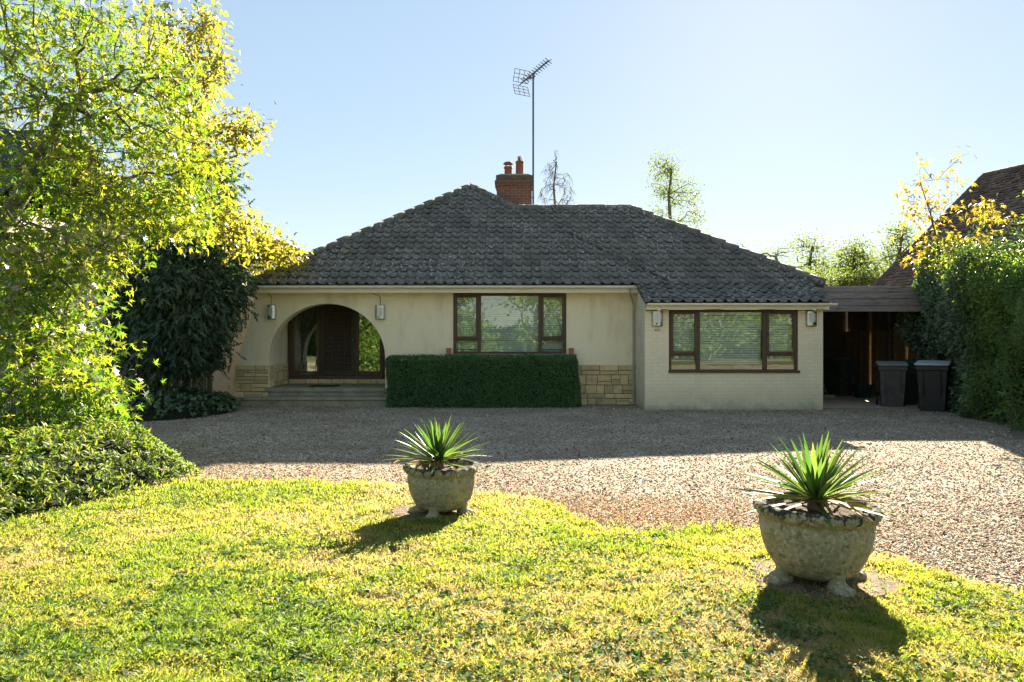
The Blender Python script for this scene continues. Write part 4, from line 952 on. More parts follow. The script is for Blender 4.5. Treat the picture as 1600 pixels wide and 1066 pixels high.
# garden wall and fences on the left
m = MB(); m.box(-8.6, -6.75, 17.9, 18.05, 0, 2.25); m.box(-8.62, -6.73, 17.87, 18.08, 2.25, 2.32); tag(m.build('garden_wall', mt['peach']), 'garden wall with sunlight painted into its peach colour between the dark conifer and the porch', 'wall')
fl = empty('board_fence', (-8.4, 15.8, 0)); tag(fl, 'low brown board fence in shadow beneath the dark conifer', 'fence')
m = MB()
for k in range(22): m.box(-9.6 + .115 * k, -9.6 + .115 * k + .10, 15.80 + .012 * (k % 2), 15.82 + .012 * (k % 2), .05, 1.0 + .02 * rs.random())
m.box(-9.62, -7.05, 15.785, 15.80, .85, .93); part(m, 'boards', mt['panel_timber'], fl)
for x in (-9.7, -8.4, -7.06):
    m = MB(); m.box(x, x + .09, 15.80, 15.89, 0, 1.08); part(m, 'post', mt['panel_timber'], fl)
gp = empty('gate_post', W(62, 560, 15.0)[:2] + (0,)); tag(gp, 'old timber gate post with a ball finial glimpsed through the left tree', 'post')
m = MB(); m.box(-.13, .13, -.13, .13, 0, 1.78); m.box(-.17, .17, -.17, .17, 1.78, 1.84); o = m.build('shaft', mt['dark_timber'], gp); bevel(o, .01)
m = MB(); m.lathe([(0, 0), (.06, .0), (.05, .05), (.11, .09), (.135, .16), (.11, .25), (.05, .29), (0, .295)], 20); o = m.build('ball', mt['dark_timber'], gp, True); o.location = (0, 0, 1.84)

# ---------------------------------------------------------------- planters with yuccas
def pot_mat():
    m, nt, b = new_mat('mossy_cast_stone'); b.inputs['Roughness'].default_value = .92; b.inputs['Specular IOR Level'].default_value = .2
    co = coords(nt); c = mixc(nt, ramp(nt, noise(nt, co, 7, 6, .65), [(.38, 0.), (.62, 1.)]), (.44,.385,.245), (.31,.275,.165))
    c = mixc(nt, ramp(nt, noise(nt, co, 38, 5, .75), [(.52, 0.), (.60, .85)]), c, (.56,.52,.36))
    c = mixc(nt, ramp(nt, noise(nt, co, 24, 5, .8), [(.53, 0.), (.63, .85)]), c, (.13,.125,.07))
    sp = nt.nodes.new('ShaderNodeSeparateXYZ'); tc = nt.nodes.new('ShaderNodeTexCoord'); nt.links.new(tc.outputs['Object'], sp.inputs[0])
    ad = nt.nodes.new('ShaderNodeMath'); ad.operation = 'MULTIPLY_ADD'; ad.inputs[1].default_value = .30; nt.links.new(noise(nt, co, 17, 5, .75), ad.inputs[0]); nt.links.new(sp.outputs['Z'], ad.inputs[2])
    c = mixc(nt, ramp(nt, ad.outputs[0], [(.588, 0.), (.612, .95)]), c, (.030,.030,.026))
    nt.links.new(c, b.inputs['Base Color']); b1 = bump(nt, noise(nt, co, 75, 5, .75), b, .9, .012); bump(nt, noise(nt, co, 20, 3), b, .5, .02, b1); return m
mt['pot'] = pot_mat()
mt['paw'] = MAT('cast_stone_paw', (.48,.42,.25), (.34,.30,.17), 14, rough=.92, bmp=.8, bscale=70, c3=(.55,.50,.35), s3=30)
mt['compost'] = MAT('compost', (.06,.042,.028), (.13,.095,.06), 30, rough=1, bmp=1, bscale=60, bdist=.02)
PROF = [(.0,.066),(.13,.062),(.188,.074),(.230,.108),(.264,.165),(.290,.235),(.304,.305),(.309,.36),(.302,.378),(.304,.388),(.322,.398),(.337,.416),(.342,.436),(.336,.456),(.318,.467),(.296,.466),(.280,.452),(.268,.425),(.262,.40)]
def ellipsoid(bm, c, r, rot=None):
    ret = bmesh.ops.create_icosphere(bm, subdivisions=3, radius=1)
    for v in ret['verts']:
        p = Vector((v.co.x * r[0], v.co.y * r[1], v.co.z * r[2])); v.co = (rot @ p if rot else p) + Vector(c)
def paw_mesh():
    bm = bmesh.new()
    for z in np.linspace(.05, .34, 14): ellipsoid(bm, (float(np.interp(z, [.05,.1,.15,.2,.25,.3,.34], [.205,.200,.206,.224,.246,.260,.264])), 0, z), (.044, float(np.interp(z, [.05,.1,.15,.2,.34], [.050,.040,.046,.052,.034])), .035))
    ellipsoid(bm, (.220, 0, .040), (.076, .060, .044)); ellipsoid(bm, (.20, 0, .015), (.06, .05, .02))
    for y, x in ((-.047, .260), (-.0165, .282), (.0165, .282), (.047, .260)):
        ellipsoid(bm, (x, y, .030), (.034, .017, .031)); ellipsoid(bm, (x + .022, y * 1.05, .016), (.016, .011, .015))
    me = bpy.data.meshes.new('paw_foot'); bm.to_mesh(me); bm.free(); return me
paw_me = paw_mesh(); paw_me.materials.append(mt['pot'])
def planter(loc, sc, ang, label, seed):
    e = empty('stone_planter', loc, ang); e.scale = (sc, sc, sc); tag(e, label, 'planter', 'cast stone planters on lion paw feet')
    rg = np.random.default_rng(seed); n = 96; V = []
    for r, z in PROF:
        a = np.arange(n) * 2 * np.pi / n
        rib = .010 * np.exp(-(np.abs(((a + math.pi / 4) % (math.pi / 2)) - math.pi / 4) / .05) ** 2) if .14 < z < .385 and r > .2 else 0
        gad = .006 * np.sin(a * 20) if r > .325 else 0
        wob = .005 * (vnoise(a * 3, z * 20 + 0 * a, seed) - .5) * 2 + .004 * (vnoise(a * 11, z * 60 + 0 * a, seed + 1) - .5) * 2
        rr_ = r + rib + gad + (wob if r > 0 else 0)
        V.append(np.stack([rr_ * np.cos(a), rr_ * np.sin(a), z + wob * .6 + 0 * a], -1))
    V = np.concatenate(V); i, j = np.meshgrid(np.arange(n), np.arange(len(PROF) - 1)); j2 = (i + 1) % n
    link('bowl', np_mesh('bowl', V, np.stack([j*n + i, j*n + j2, (j+1)*n + j2, (j+1)*n + i], -1).reshape(-1, 4), smooth_shade=True), mt['pot'], e)
    for k in range(4):
        f = bpy.data.objects.new('paw_foot', paw_me); COL.objects.link(f); f.parent = e; f.rotation_euler = (0, 0, k * math.pi / 2)
        r_ = f.modifiers.new('join', 'REMESH'); r_.mode = 'VOXEL'; r_.voxel_size = .0065; r_.use_smooth_shade = True; s_ = f.modifiers.new('soft', 'SMOOTH'); s_.iterations = 3; s_.factor = .4
    b = MB(); b.add([(0, 0, .43)] + [(.266 * math.cos(t), .266 * math.sin(t), .418 + .012 * rg.normal()) for t in np.arange(32) * math.pi / 16], [(0, k + 1, (k + 1) % 32 + 1) for k in range(32)]); b.build('compost', mt['compost'], e, True)
    return e
planter(POT1, .645/.684, math.radians(-90 - 14), 'smaller looking mossy stone planter on paw feet left of centre at the lawn edge', 3)
planter(POT2, .69/.684, math.radians(-90 + 9), 'large mossy stone planter with black stained rim nearest the viewer on the right', 8)

YM_ = LEAF('yucca_leaf', [(.045,.085,.028), (.07,.115,.033), (.10,.14,.04), (.17,.16,.05)], [(.10,.24,.035), (.19,.33,.045), (.28,.38,.06), (.42,.35,.08)], .36, .45, .4)
YD_ = LEAF('yucca_dead_leaf', [(.30,.15,.03), (.34,.21,.06), (.30,.24,.14)], [(.5,.22,.02), (.5,.3,.06), (.4,.3,.15)], .35, .6, .3)
def yucca(loc, L, label, seed, nlv=64, dead=9, sm=1.0):
    rg = np.random.default_rng(seed); e = empty('yucca', loc); tag(e, label, 'yucca', 'yuccas growing in the stone planters')
    b = MB(); b.lathe([(.0, 0), (.05, 0), (.045, .03), (.034, .07), (.018, .10), (0, .105)], 14); b.build('stem', mt['bark'], e, True)
    def blades(specs, nm, mat_):
        VV, FF, TT = [], [], []; nb = 0; S = 10
        for az, el, ln, dr_, wd, tn, tw in specs:
            h = np.array([math.cos(az), math.sin(az), 0]); p = np.array([0, 0, .045 + .03 * rg.random()]) + h * .015; an = el; sd_ = np.array([-h[1], h[0], 0])
            for i in range(S + 1):
                t = i / S; d = h * math.cos(an) + np.array([0, 0, math.sin(an)]); up = -h * math.sin(an) + np.array([0, 0, math.cos(an)])
                w = wd * (.55 + .75 * t ** .6 if t < .42 else 1.0 * (1 - ((t - .42) / .58) ** 1.7)) * (1.0 if t >= .42 else .9); w = max(w, .0008)
                s_ = sd_ * math.cos(tw * t) + up * math.sin(tw * t)
                VV += [p - s_ * w + up * w * .45, p.copy(), p + s_ * w + up * w * .45]; TT += [np.clip(tn + .25 * (t > .93), 0, 1)] * 3
                if i < S: a_ = nb + 3 * i; FF += [(a_, a_ + 1, a_ + 4, a_ + 3), (a_ + 1, a_ + 2, a_ + 5, a_ + 4)]
                p = p + d * ln / S; an -= dr_ * (t ** 1.3) / S * 2
            nb += 3 * (S + 1)
        link(nm, np_mesh(nm, np.array(VV), np.array(FF), np.array(TT), True), mat_, e)
    sp_l = []
    for k in range(nlv):
        f = (k + .5) / nlv; el = math.radians(82 - 86 * f ** .92) + rg.normal() * .09
        sp_l.append((k * 2.39996 + rg.normal() * .15, el, L * (.80 + .20 * rg.random()) * (1.0 + .32 * f), .10 + .45 * f * rg.random() ** 1.5 + .05, .0145 + .006 * rg.random(), np.clip(.25 + .22 * rg.normal() + .15 * f, 0, .8), rg.normal() * .25))
    blades(sp_l, 'leaves', YM_)
    sp_d = [(rg.random() * 6.283, math.radians(rg.uniform(-4, 16)), L * rg.uniform(.75, 1.12), rg.uniform(.7, 1.9), .012 + .004 * rg.random(), rg.random(), rg.normal() * .6) for _ in range(dead)]
    blades(sp_d, 'dead_leaves', YD_)
    return e
yucca((POT1[0] - .02, POT1[1], POT1[2] + .405), .41, 'spiky green yucca in the smaller looking planter left of centre', 5, 72, 10)
yucca((POT2[0] + .0, POT2[1], POT2[2] + .425), .40, 'spiky green yucca with yellowing lower leaves in the nearest planter on the right', 12, 74, 16)
# ---------------------------------------------------------------- clipped hedge under the window
def core_mat(name, c): return MAT(name, c, tuple(x * .5 for x in c), 20, rough=1, bmp=1, bscale=30, bdist=.05)
mt['core'] = core_mat('inner_twigs', (.022,.028,.012))
mt['box_leaf'] = LEAF('hedge_leaf', [(.065,.145,.060), (.09,.19,.07), (.13,.24,.085)], [(.05,.16,.02), (.09,.22,.03), (.14,.28,.04)], .25, .45, .4)
def box_hedge():
    rg = np.random.default_rng(2); x0, x1, y0, y1, z1, r = -2.76, 1.47, 14.82, 15.36, 1.105, .13
    e = empty('clipped_hedge', ((x0 + x1) / 2, (y0 + y1) / 2, 0)); tag(e, 'neatly clipped dark green hedge below the window of the cream wall', 'hedge')
    n = 46000; ar = np.array([(x1-x0)*z1, (x1-x0)*(y1-y0), (y1-y0)*z1, (y1-y0)*z1]); f = rg.choice(4, n, p=ar / ar.sum()); a, b_ = rg.random(n), rg.random(n)
    P = np.zeros((n, 3)); X, Y, Z = x0 + a * (x1 - x0), y0 + b_ * (y1 - y0), b_ * z1
    P[f == 0] = np.stack([X, 0 * X + y0, Z], -1)[f == 0]; P[f == 1] = np.stack([X, Y, 0 * X + z1], -1)[f == 1]
    Y2 = y0 + a * (y1 - y0); P[f == 2] = np.stack([0 * X + x0, Y2, Z], -1)[f == 2]; P[f == 3] = np.stack([0 * X + x1, Y2, Z], -1)[f == 3]
    q = np.clip(P, [x0 + r, y0 + r, -.5], [x1 - r, y1 - r, z1 - r]); nr = unit(P - q)
    lump = .075 * (vnoise(P[:, 0] * 2.2, P[:, 2] * 2.2 + P[:, 1], 4) - .5) + .05 * (vnoise(P[:, 0] * 7, P[:, 2] * 7 + P[:, 1] * 7, 14) - .5)
    P = q + nr * (r + lump - .055 * rg.random(n) ** 1.5)[:, None]; P[:, 0] += np.where(P[:, 0] > .5, -.04 * (P[:, 2] - .3), 0) * ((P[:, 0] - .5) / 1)
    d = rdir(rg, n) * .9 + nr * .7 + np.array([0, 0, .15]); nm = nr + rdir(rg, n) * .8
    c0 = np.array(e.location)
    leaf_obj('leaves', mt['box_leaf'], e, P - c0, d, nm, .026 + .018 * rg.random(n), OVAL, np.clip(.45 + .3 * rg.normal(size=n) + .4 * (vnoise(P[:, 0] * 4, P[:, 2] * 4, 5) - .5), 0, 1), 1.1)
    ns = 700; xs_ = rg.uniform(x0 + .03, x1 - .1, ns); ys_ = rg.uniform(y0, y1, ns); S = np.stack([xs_, ys_, z1 - .03 + .03 * rg.random(ns)], -1)     # stray shoots the shears missed
    fr = rg.random(ns) < .4; S[fr] = np.stack([xs_[fr], 0 * xs_[fr] + y0 - .005, rg.uniform(.1, z1 - .1, fr.sum())], -1)
    leaf_obj('shoot_leaves', mt['box_leaf'], e, S - c0, rdir(rg, ns) * .6 + np.where(fr[:, None], np.array([[0, -.7, .5]]), np.array([[0, 0, 1.]])), rdir(rg, ns), .04 + .05 * rg.random(ns), LANCE, .6 + .4 * rg.random(ns), .8)
    m = MB(); m.box(x0 + .085, x1 - .085, y0 + .085, y1 - .085, -.03, z1 - .085); o = part(m, 'core', mt['core'], e); bevel(o, .1, 3)
box_hedge()

# ---------------------------------------------------------------- right hand boundary
mt['ivy_leaf'] = LEAF('ivy_leaf', [(.06,.10,.06), (.09,.145,.075), (.14,.20,.09)], [(.06,.14,.02), (.10,.2,.03), (.16,.26,.04)], .25, .3, .6)
mt['privet_leaf'] = LEAF('privet_leaf', [(.055,.115,.035), (.085,.155,.04), (.14,.21,.05)], [(.12,.26,.03), (.2,.34,.04), (.32,.42,.06)], .38, .4, .5)
def xface(y, z):
    base = 9.20 + .22 * (y - 14.2); base = base - .22 * np.clip((z - .95) / .8, 0, 1) ** 1.0 * np.clip((y - 11) / 2.5, .35, 1)
    return base + .55 * (vnoise(y * 1.1, z * 1.1, 41) - .5) + .28 * (vnoise(y * 3.3, z * 3.3, 42) - .5)
def side_hedge(name, label, cat, y0, y1, z1, n, leafm, size, seed, tpl, top_lump=.5):
    rg = np.random.default_rng(seed); e = empty(name, (10.0, (y0 + y1) / 2, 0)); tag(e, label, cat); c0 = np.array(e.location)
    def zt_(y): return z1 + top_lump * (vnoise(y * 1.3, y * 0 + seed, 43) - .5) * 2
    y = y0 + (y1 - y0) * rg.random(n); top = rg.random(n) < .24; z = rg.random(n) ** .92 * zt_(y); z = np.where(top, zt_(y), z)
    round_ = np.clip((z - zt_(y) + .45) / .45, 0, 1)
    x = xface(y, z) + .35 * round_ ** 2; x = np.where(top, x + rg.random(n) * 1.6, x)
    ydep = rg.random(n) ** 2
    P = np.stack([x + ydep * .30 - .07, y, z + np.where(top, .14 * rg.normal(size=n) - .05, 0)], -1)
    end = rg.random(n) < .10; P[end, 0] = (xface(y0 + 0 * y, z) + rg.random(n) * 1.6)[end]; P[end, 1] = y0 + .1 * rg.normal(size=end.sum())
    nr = np.where(top[:, None], np.array([[-.2, -.2, 1.]]), np.array([[-.85, -.35, .35]])); nr = nr + rdir(rg, n) * .75
    d = rdir(rg, n) * .9 + np.array([-.45, -.3, -.25])
    tn = np.clip(.45 + .22 * rg.normal(size=n) + .9 * (vnoise(P[:, 1] * 2.4, P[:, 2] * 2.4, 50) - .5), 0, 1)
    leaf_obj('leaves', leafm, e, P - c0, d, nr, size[0] + (size[1] - size[0]) * rg.random(n), tpl, tn)
    ys_ = np.linspace(y0 + .25, y1 - .1, 24); zs_ = np.linspace(0, 1, 14); m = MB(); V = []; k = len(zs_) + 2
    for yy in ys_:
        zt1 = float(zt_(np.array([yy]))[0]) - .32
        for t in zs_: V.append((float(xface(np.array([yy]), np.array([t * zt1]))[0]) + .26 + .4 * t ** 8, yy, t * zt1))
        V += [(11.2, yy, zt1 - .05), (11.2, yy, 0)]
    Fs = [(i*k + j, i*k + (j+1) % k, (i+1)*k + (j+1) % k, (i+1)*k + j) for i in range(len(ys_) - 1) for j in range(k)] + [tuple(range(k)), tuple((len(ys_) - 1) * k + j for j in range(k))]
    m.add(V, Fs); part(m, 'core', mt['core'], e)
side_hedge('ivy_hedge', 'tall dark ivy covered hedge beside the carport and the dark bin', 'hedge', 12.9, 16.4, 3.25, 26000, mt['ivy_leaf'], (.06, .10), 3, OVAL)
side_hedge('privet_hedge', 'brighter green loose privet hedge nearest the viewer along the right edge', 'hedge', 9.6, 13.1, 3.05, 30000, mt['privet_leaf'], (.05, .085), 4, LANCE, .35)
rg = np.random.default_rng(77)
mt['lime_leaf'] = LEAF('lime_leaf', [(.055,.115,.02), (.085,.15,.025), (.14,.19,.035)], [(.20,.38,.03), (.32,.46,.04), (.46,.52,.06)], .44, .38, .45)
att = np.concatenate([blob(rg, 1575, 425, 45, 30, 12.4, .6, 44), blob(rg, 1650, 350, 40, 60, 12.2, .7, 34), blob(rg, 1540, 470, 26, 60, 12.4, .4, 40), blob(rg, 1600, 480, 60, 80, 11.7, .4, 70), blob(rg, 1500, 405, 30, 24, 13.2, .4, 24)])
tree('lime_green_bush', 'sunlit lime green bush bursting over the top of the right hedge', 'bush', None, [(9.9, 12.5, 0), (9.9, 12.5, 1.2), (9.85, 12.4, 2.0)], att, rg, mt['lime_leaf'], mt['bark'], LANCE, 30, .15, (.055, .10), .004, .5, .2)
# broad-leaved seedling at the foot of the hedge
mt['big_leaf'] = LEAF('seedling_leaf', [(.05,.12,.03), (.08,.15,.035)], [(.2,.4,.05), (.28,.45,.06)], .35, .45, .4)
s0 = np.array([(1580 - 800) / F * 11.1, 11.1, float(gz(11.1))]); att = s0 + np.array([(-.22,-.1,.42),(.12,-.12,.5),(-.05,.1,.62),(.25,.05,.38),(-.15,-.2,.3)])
tree('seedling', 'small broad leaved seedling at the foot of the right hedge', 'seedling', None, [tuple(s0), tuple(s0 + np.array([0, 0, .15]))], att, rg, mt['big_leaf'], mt['bark'], STAR, 2, .03, (.20, .28), .006, 1.2, .1)

# yellow maple saplings over the hedge
mt['maple_leaf'] = LEAF('yellow_maple_leaf', [(.10,.085,.02), (.22,.16,.025), (.34,.22,.03)], [(.34,.31,.03), (.50,.40,.035), (.60,.42,.045)], .5, .45, .35)
L1 = [(1478,470),(1470,440),(1462,400),(1452,360),(1445,325),(1437,290),(1434,266)]; L2 = [(1497,470),(1492,430),(1488,390),(1484,350),(1487,310),(1490,280),(1494,252)]
att = []
for PX in (L1, L2):
    for k, (px, py) in enumerate(PX[1:]):
        sprd = (4, 9, 20, 26, 22, 16, 9)[6 - k] if k else 22
        for _ in range(7 if k < 5 else 4): att.append(np.array(W(px + rg.normal() * sprd, py + rg.normal() * 11, 15.2 + rg.normal() * .3)))
for px, py, n, s in ((1425,335,7,9),(1412,310,4,7),(1440,385,8,12),(1430,405,6,10),(1520,330,8,14),(1545,345,8,16),(1560,315,5,9),(1525,370,9,16),(1550,385,8,14),(1572,345,5,9),(1515,400,8,14),(1470,420,8,16),(1455,318,5,7)):
    for _ in range(n): att.append(np.array(W(px + rg.normal() * s, py + rg.normal() * s * .7, 15.2 + rg.normal() * .3)))
tree('maple_sapling', 'slender yellow leaved maple sapling rising above the right hedge', 'maple', None, [(9.9, 15.2, 0), W(1482, 480, 15.2), W(1475, 420, 15.2), W(1455, 340, 15.2), W(1438, 285, 15.2)], np.array(att), rg, mt['maple_leaf'], mt['bark'], STAR, 5, .09, (.09, .165), .0022, 1.0, .55, grow_kw=dict(minz=1.6, bow=.05))

# ---------------------------------------------------------------- left: conifer, beds, shrubs
mt['conifer'] = LEAF('conifer_spray', [(.045,.08,.055), (.075,.12,.075), (.115,.165,.09), (.17,.20,.09)], [(.03,.09,.02), (.05,.12,.02), (.09,.17,.03), (.2,.25,.06)], .22, .6, .25)
rg = np.random.default_rng(21)
att = np.concatenate([blob(rg, 300, 330, 70, 60, 14.6, 1.0, 70), blob(rg, 272, 430, 95, 80, 14.4, 1.3, 150, .3), blob(rg, 272, 525, 72, 50, 14.2, 1.1, 120, .3), blob(rg, 225, 490, 65, 90, 14.6, 1.2, 90), blob(rg, 335, 455, 35, 55, 14.2, .8, 70), blob(rg, 340, 290, 20, 25, 14.8, .4, 14)])
def con_t(P, r): return .35 + .22 * r.normal(size=len(P)) + .35 * (vnoise(P[:, 0] * 2, P[:, 2] * 2, 61) - .5)
tx = W(290, 533, 14.9)[0]
tree('cypress', 'dense dark green cypress standing left of the porch arch', 'conifer', None, [(tx, 14.9, 0), (tx, 14.9, 1.0), (tx + .05, 14.9, 2.4), (tx + .1, 14.9, 3.8), (tx + .25, 14.9, 4.7)], att, rg, mt['conifer'], mt['bark'], FROND, 46, .18, (.15, .32), .0035, .35, .75, con_t, .48, grow_kw=dict(k=.5, bow=.06))

mt['bed_leaf'] = LEAF('bed_leaf', [(.06,.11,.06), (.085,.145,.07), (.12,.18,.08)], [(.05,.13,.03), (.08,.18,.03), (.12,.2,.04)], .22, .4, .5)
def mound(name, label, cat, n_ros, per, xy, zfun, leafm, size, seed, tpl, up=.5, coremat='core', inset=.10, tintf=None, width=1.0, dens=None):
    """low shrub: rosettes of leaves over a lumpy height field given in plan"""
    rg = np.random.default_rng(seed); e = empty(name, (*xy, 0)); tag(e, label, cat); c0 = np.array([*xy, 0])
    pts = []
    while len(pts) < n_ros:
        x = xy[0] + rg.uniform(-4, 4); y = xy[1] + rg.uniform(-4, 4); h = zfun(x, y)
        if h <= .02: continue
        t = rg.random() ** .35; pts.append((x, y, float(gz(y)) + h * t, t))
    p = np.array(pts); R = np.repeat(np.arange(n_ros), per); n = len(R)
    ex = 1e-2; nx_ = np.array([-(zfun(a + ex, b) - zfun(a - ex, b)) / (2*ex) for a, b in p[:, :2]]); ny_ = np.array([-(zfun(a, b + ex) - zfun(a, b - ex)) / (2*ex) for a, b in p[:, :2]])
    nrm = unit(np.stack([np.clip(nx_, -2, 2), np.clip(ny_, -2, 2), np.ones(n_ros)], -1) + .25 * rg.normal(size=(n_ros, 3)))
    c = p[R, :3] + rg.normal(size=(n, 3)) * .012 + nrm[R] * (.03 * rg.random((n, 1)))
    d = rdir(rg, n); d = d - nrm[R] * (d * nrm[R]).sum(1, keepdims=True); d = unit(d) + nrm[R] * rg.uniform(.0, 1.1, (n, 1)) + np.array([0, 0, .1])
    nm = nrm[R] * 1.0 + rdir(rg, n) * .35 + np.array([0, 0, up])
    tn = np.clip(rg.random(n_ros)[R] * .5 + .25 + .25 * rg.normal(size=n), 0, 1)
    leaf_obj('leaves', leafm, e, c - c0, d, nm, size[0] + (size[1] - size[0]) * rg.random(n), tpl, tn, width)
    gx = np.linspace(-4, 4, 70); V = []; idx = {}; Fs = []
    for i, a in enumerate(gx):
        for j, b in enumerate(gx):
            h = zfun(xy[0] + a, xy[1] + b); V.append((a, b, float(gz(xy[1] + b)) + h - inset if h > inset else -.3))
    for i in range(69):
        for j in range(69): Fs.append((i*70 + j, (i+1)*70 + j, (i+1)*70 + j + 1, i*70 + j + 1))
    link('core', np_mesh('core', np.array(V), np.array(Fs), smooth_shade=True), mt[coremat], e)
    return e
def zbed(x, y):
    w = (x + 7.25) / 1.55; v = (y - 13.9) / 1.5; q = 1 - (w*w + v*v)
    return max(0, q) ** .45 * (.42 + .25 * float(vnoise(np.array([x * 2]), np.array([y * 2]), 8)[0]))
mound('evergreen_bed', 'low dark evergreen ground plants in shade between the cypress and the steps', 'shrub', 900, 7, (-7.25, 13.9), zbed, mt['bed_leaf'], (.06, .11), 31, OVAL)
mt['shrub_leaf'] = LEAF('shrub_leaf', [(.05,.10,.035), (.08,.135,.04), (.125,.17,.045), (.20,.20,.05)], [(.19,.38,.03), (.30,.47,.03), (.44,.54,.05), (.56,.54,.06)], .40, .55, .3)
e0, e1 = GP(-120, 850), GP(312, 742)
def zshrub(x, y):
    # mound lying along the left edge of the lawn, its toe following the photo's line
    tx_, ty_ = e1[0] - e0[0], e1[1] - e0[1]; L_ = math.hypot(tx_, ty_); s = ((x - e0[0]) * tx_ + (y - e0[1]) * ty_) / L_; dpt = (-(x - e0[0]) * ty_ + (y - e0[1]) * tx_) / L_
    if dpt < 0 or dpt > 2.6 or s > L_ + .02: return 0
    endf = min(1, max(0, (L_ + .02 - s) / .55)) ** .5; face = min(1, dpt / .50) ** .5; back = min(1, (2.6 - dpt) / .6) ** .5
    lump = .80 + .28 * float(vnoise(np.array([x * 1.9]), np.array([y * 1.9]), 19)[0]) + .12 * float(vnoise(np.array([x * 5]), np.array([y * 5]), 29)[0])
    return .60 * endf * face * back * lump
mound('glossy_shrub', 'low spreading glossy leaved shrub on the left edge of the lawn', 'shrub', 6500, 9, (-4.9, 7.3), zshrub, mt['shrub_leaf'], (.045, .08), 33, LANCE, width=1.15, inset=.17)

mt['gum_leaf'] = LEAF('gum_leaf', [(.045,.105,.018), (.075,.145,.02), (.12,.18,.025), (.19,.20,.035)], [(.13,.31,.015), (.26,.43,.02), (.44,.52,.03), (.58,.53,.05)], .48, .38, .5)
rg = np.random.default_rng(55)
B = [(40,50,110,95,8.6,1.2,70),(170,70,100,85,8.8,1.1,70),(80,170,130,75,8.4,1.2,80),(215,175,85,55,9.0,1.0,50),(290,240,70,35,9.2,.8,36),(40,300,95,60,8.2,1.0,55),(160,290,95,55,8.6,1.0,56),(225,330,70,42,9.0,.9,38),(60,395,110,45,8.0,1.0,55),(122,430,50,36,8.2,.7,26),(185,390,40,25,8.6,.6,14),
     (30,480,75,50,7.8,.8,40),(88,520,62,28,7.9,.7,28),(140,560,30,18,8.0,.4,9),(70,610,110,50,7.6,.8,62),(145,625,45,26,7.7,.6,22),(185,640,20,12,7.8,.4,5),(40,690,75,34,7.4,.6,28),(300,120,30,24,9.2,.5,10),(20,560,60,40,7.5,.7,24),(312,298,46,36,9.8,.6,24),(272,345,46,28,9.6,.6,20)]
att = np.concatenate([blob(rg, *b) for b in B])
t0 = W(-120, 533, 8.4)[0]
def gum_t(P, r): return .40 + .25 * r.normal(size=len(P)) + .10 * (P[:, 2] - 2) / 3 + .5 * (vnoise(P[:, 0] * 1.7, P[:, 2] * 1.7, 66) - .5)
tree('sweet_gum', 'large bright green star leaved tree filling the left edge of the view', 'tree', None, [(t0, 8.4, 0), (t0 + .05, 8.4, .8), (t0 + .25, 8.4, 1.8), (t0 + .8, 8.45, 2.7), (t0 + 1.3, 8.5, 3.5), (t0 + 1.6, 8.6, 4.4)], att, rg, mt['gum_leaf'], mt['bark'], STAR, 17, .17, (.055, .135), .0042, .35, .35, gum_t, 1.0, grow_kw=dict(minz=.9, bow=.08, k=.3))

mt['bronze_leaf'] = LEAF('bronze_leaf', [(.09,.11,.02), (.15,.16,.024), (.20,.18,.03), (.20,.13,.04)], [(.34,.42,.03), (.46,.49,.035), (.56,.50,.045), (.48,.33,.05)], .46, .42, .45)
B = [(255,70,45,50,14.9,.9,44),(325,42,24,32,15,.6,18),(338,95,20,34,15,.5,18),(290,140,50,36,14.8,.8,36),(250,220,60,46,15,.8,36),(360,205,44,20,15,.6,26),(400,205,16,18,15,.4,10),(330,258,28,24,15,.5,14),(300,340,55,30,15.2,.7,26),(370,362,42,18,15.3,.6,26),(420,388,32,20,15.2,.5,28),(452,402,14,11,15.2,.3,9),(250,380,40,20,15.0,.6,12),(385,425,20,14,15.3,.3,5),(345,345,50,22,13.0,.4,22),(385,385,26,18,13.2,.3,8)]
att = np.concatenate([blob(rg, *b) for b in B]); tx = W(318, 533, 15.9)[0]
tree('bronze_leaved_tree', 'yellow bronze young leaved tree with bare twisting branches behind the cypress', 'tree', None, [(tx, 15.7, 0), (tx + .05, 15.7, 1.2), (tx, 15.6, 2.4), (tx + .2, 15.4, 3.4), (tx + .1, 15.2, 4.8)], att, rg, mt['bronze_leaf'], mt['bark_pale'], OVAL, 24, .17, (.08, .16), .0055, .35, .35, None, 1.0, grow_kw=dict(minz=2.2, bow=.12, jit=.16, k=.3))

# ---------------------------------------------------------------- trees beyond the roofs
mt['far_leaf'] = LEAF('far_leaf', [(.04,.07,.022), (.065,.095,.03), (.095,.115,.038)], [(.15,.25,.04), (.23,.32,.05), (.32,.36,.08)], .45, .5, .3)
rg = np.random.default_rng(91)
def bg_tree(name, label, cat, px, D, blobs, per, size, spread, zfrom=1.2, r0=.010, tint=None, lm='far_leaf', kw={}, droop=.2, tpl=OVAL):
    x = (px - 800) / F * D; att = np.concatenate([blob(rg, *b) for b in blobs]); top = att[:, 2].max()
    low = att[:, 2].min()
    tr_ = [(x, D, 0), (x + .1, D, low * .5), (x, D, low), (x - .1, D, low + (top - low) * .45), (x + .05, D, low + (top - low) * .8)]
    tree(name, label, cat, 'trees beyond the roofs', tr_, att, rg, mt[lm], mt['bark_far'], tpl, per, spread, size, r0, .3, droop, tint, 1.0, 4, dict(step=.6, minz=low * .75, bow=.10, k=.35, **kw))
bg_tree('bare_birch', 'leafless birch with drooping twigs just right of the chimney', 'tree', 868, 36, [(868,246,8,13,36,.4,26),(862,272,17,20,36,.6,50),(880,288,19,22,36,.6,54),(855,305,14,18,36,.5,36),(885,315,16,14,36,.5,30),(868,330,30,10,36,.5,20)], 0, (.05,.10), .12, r0=.0046, droop=.9)
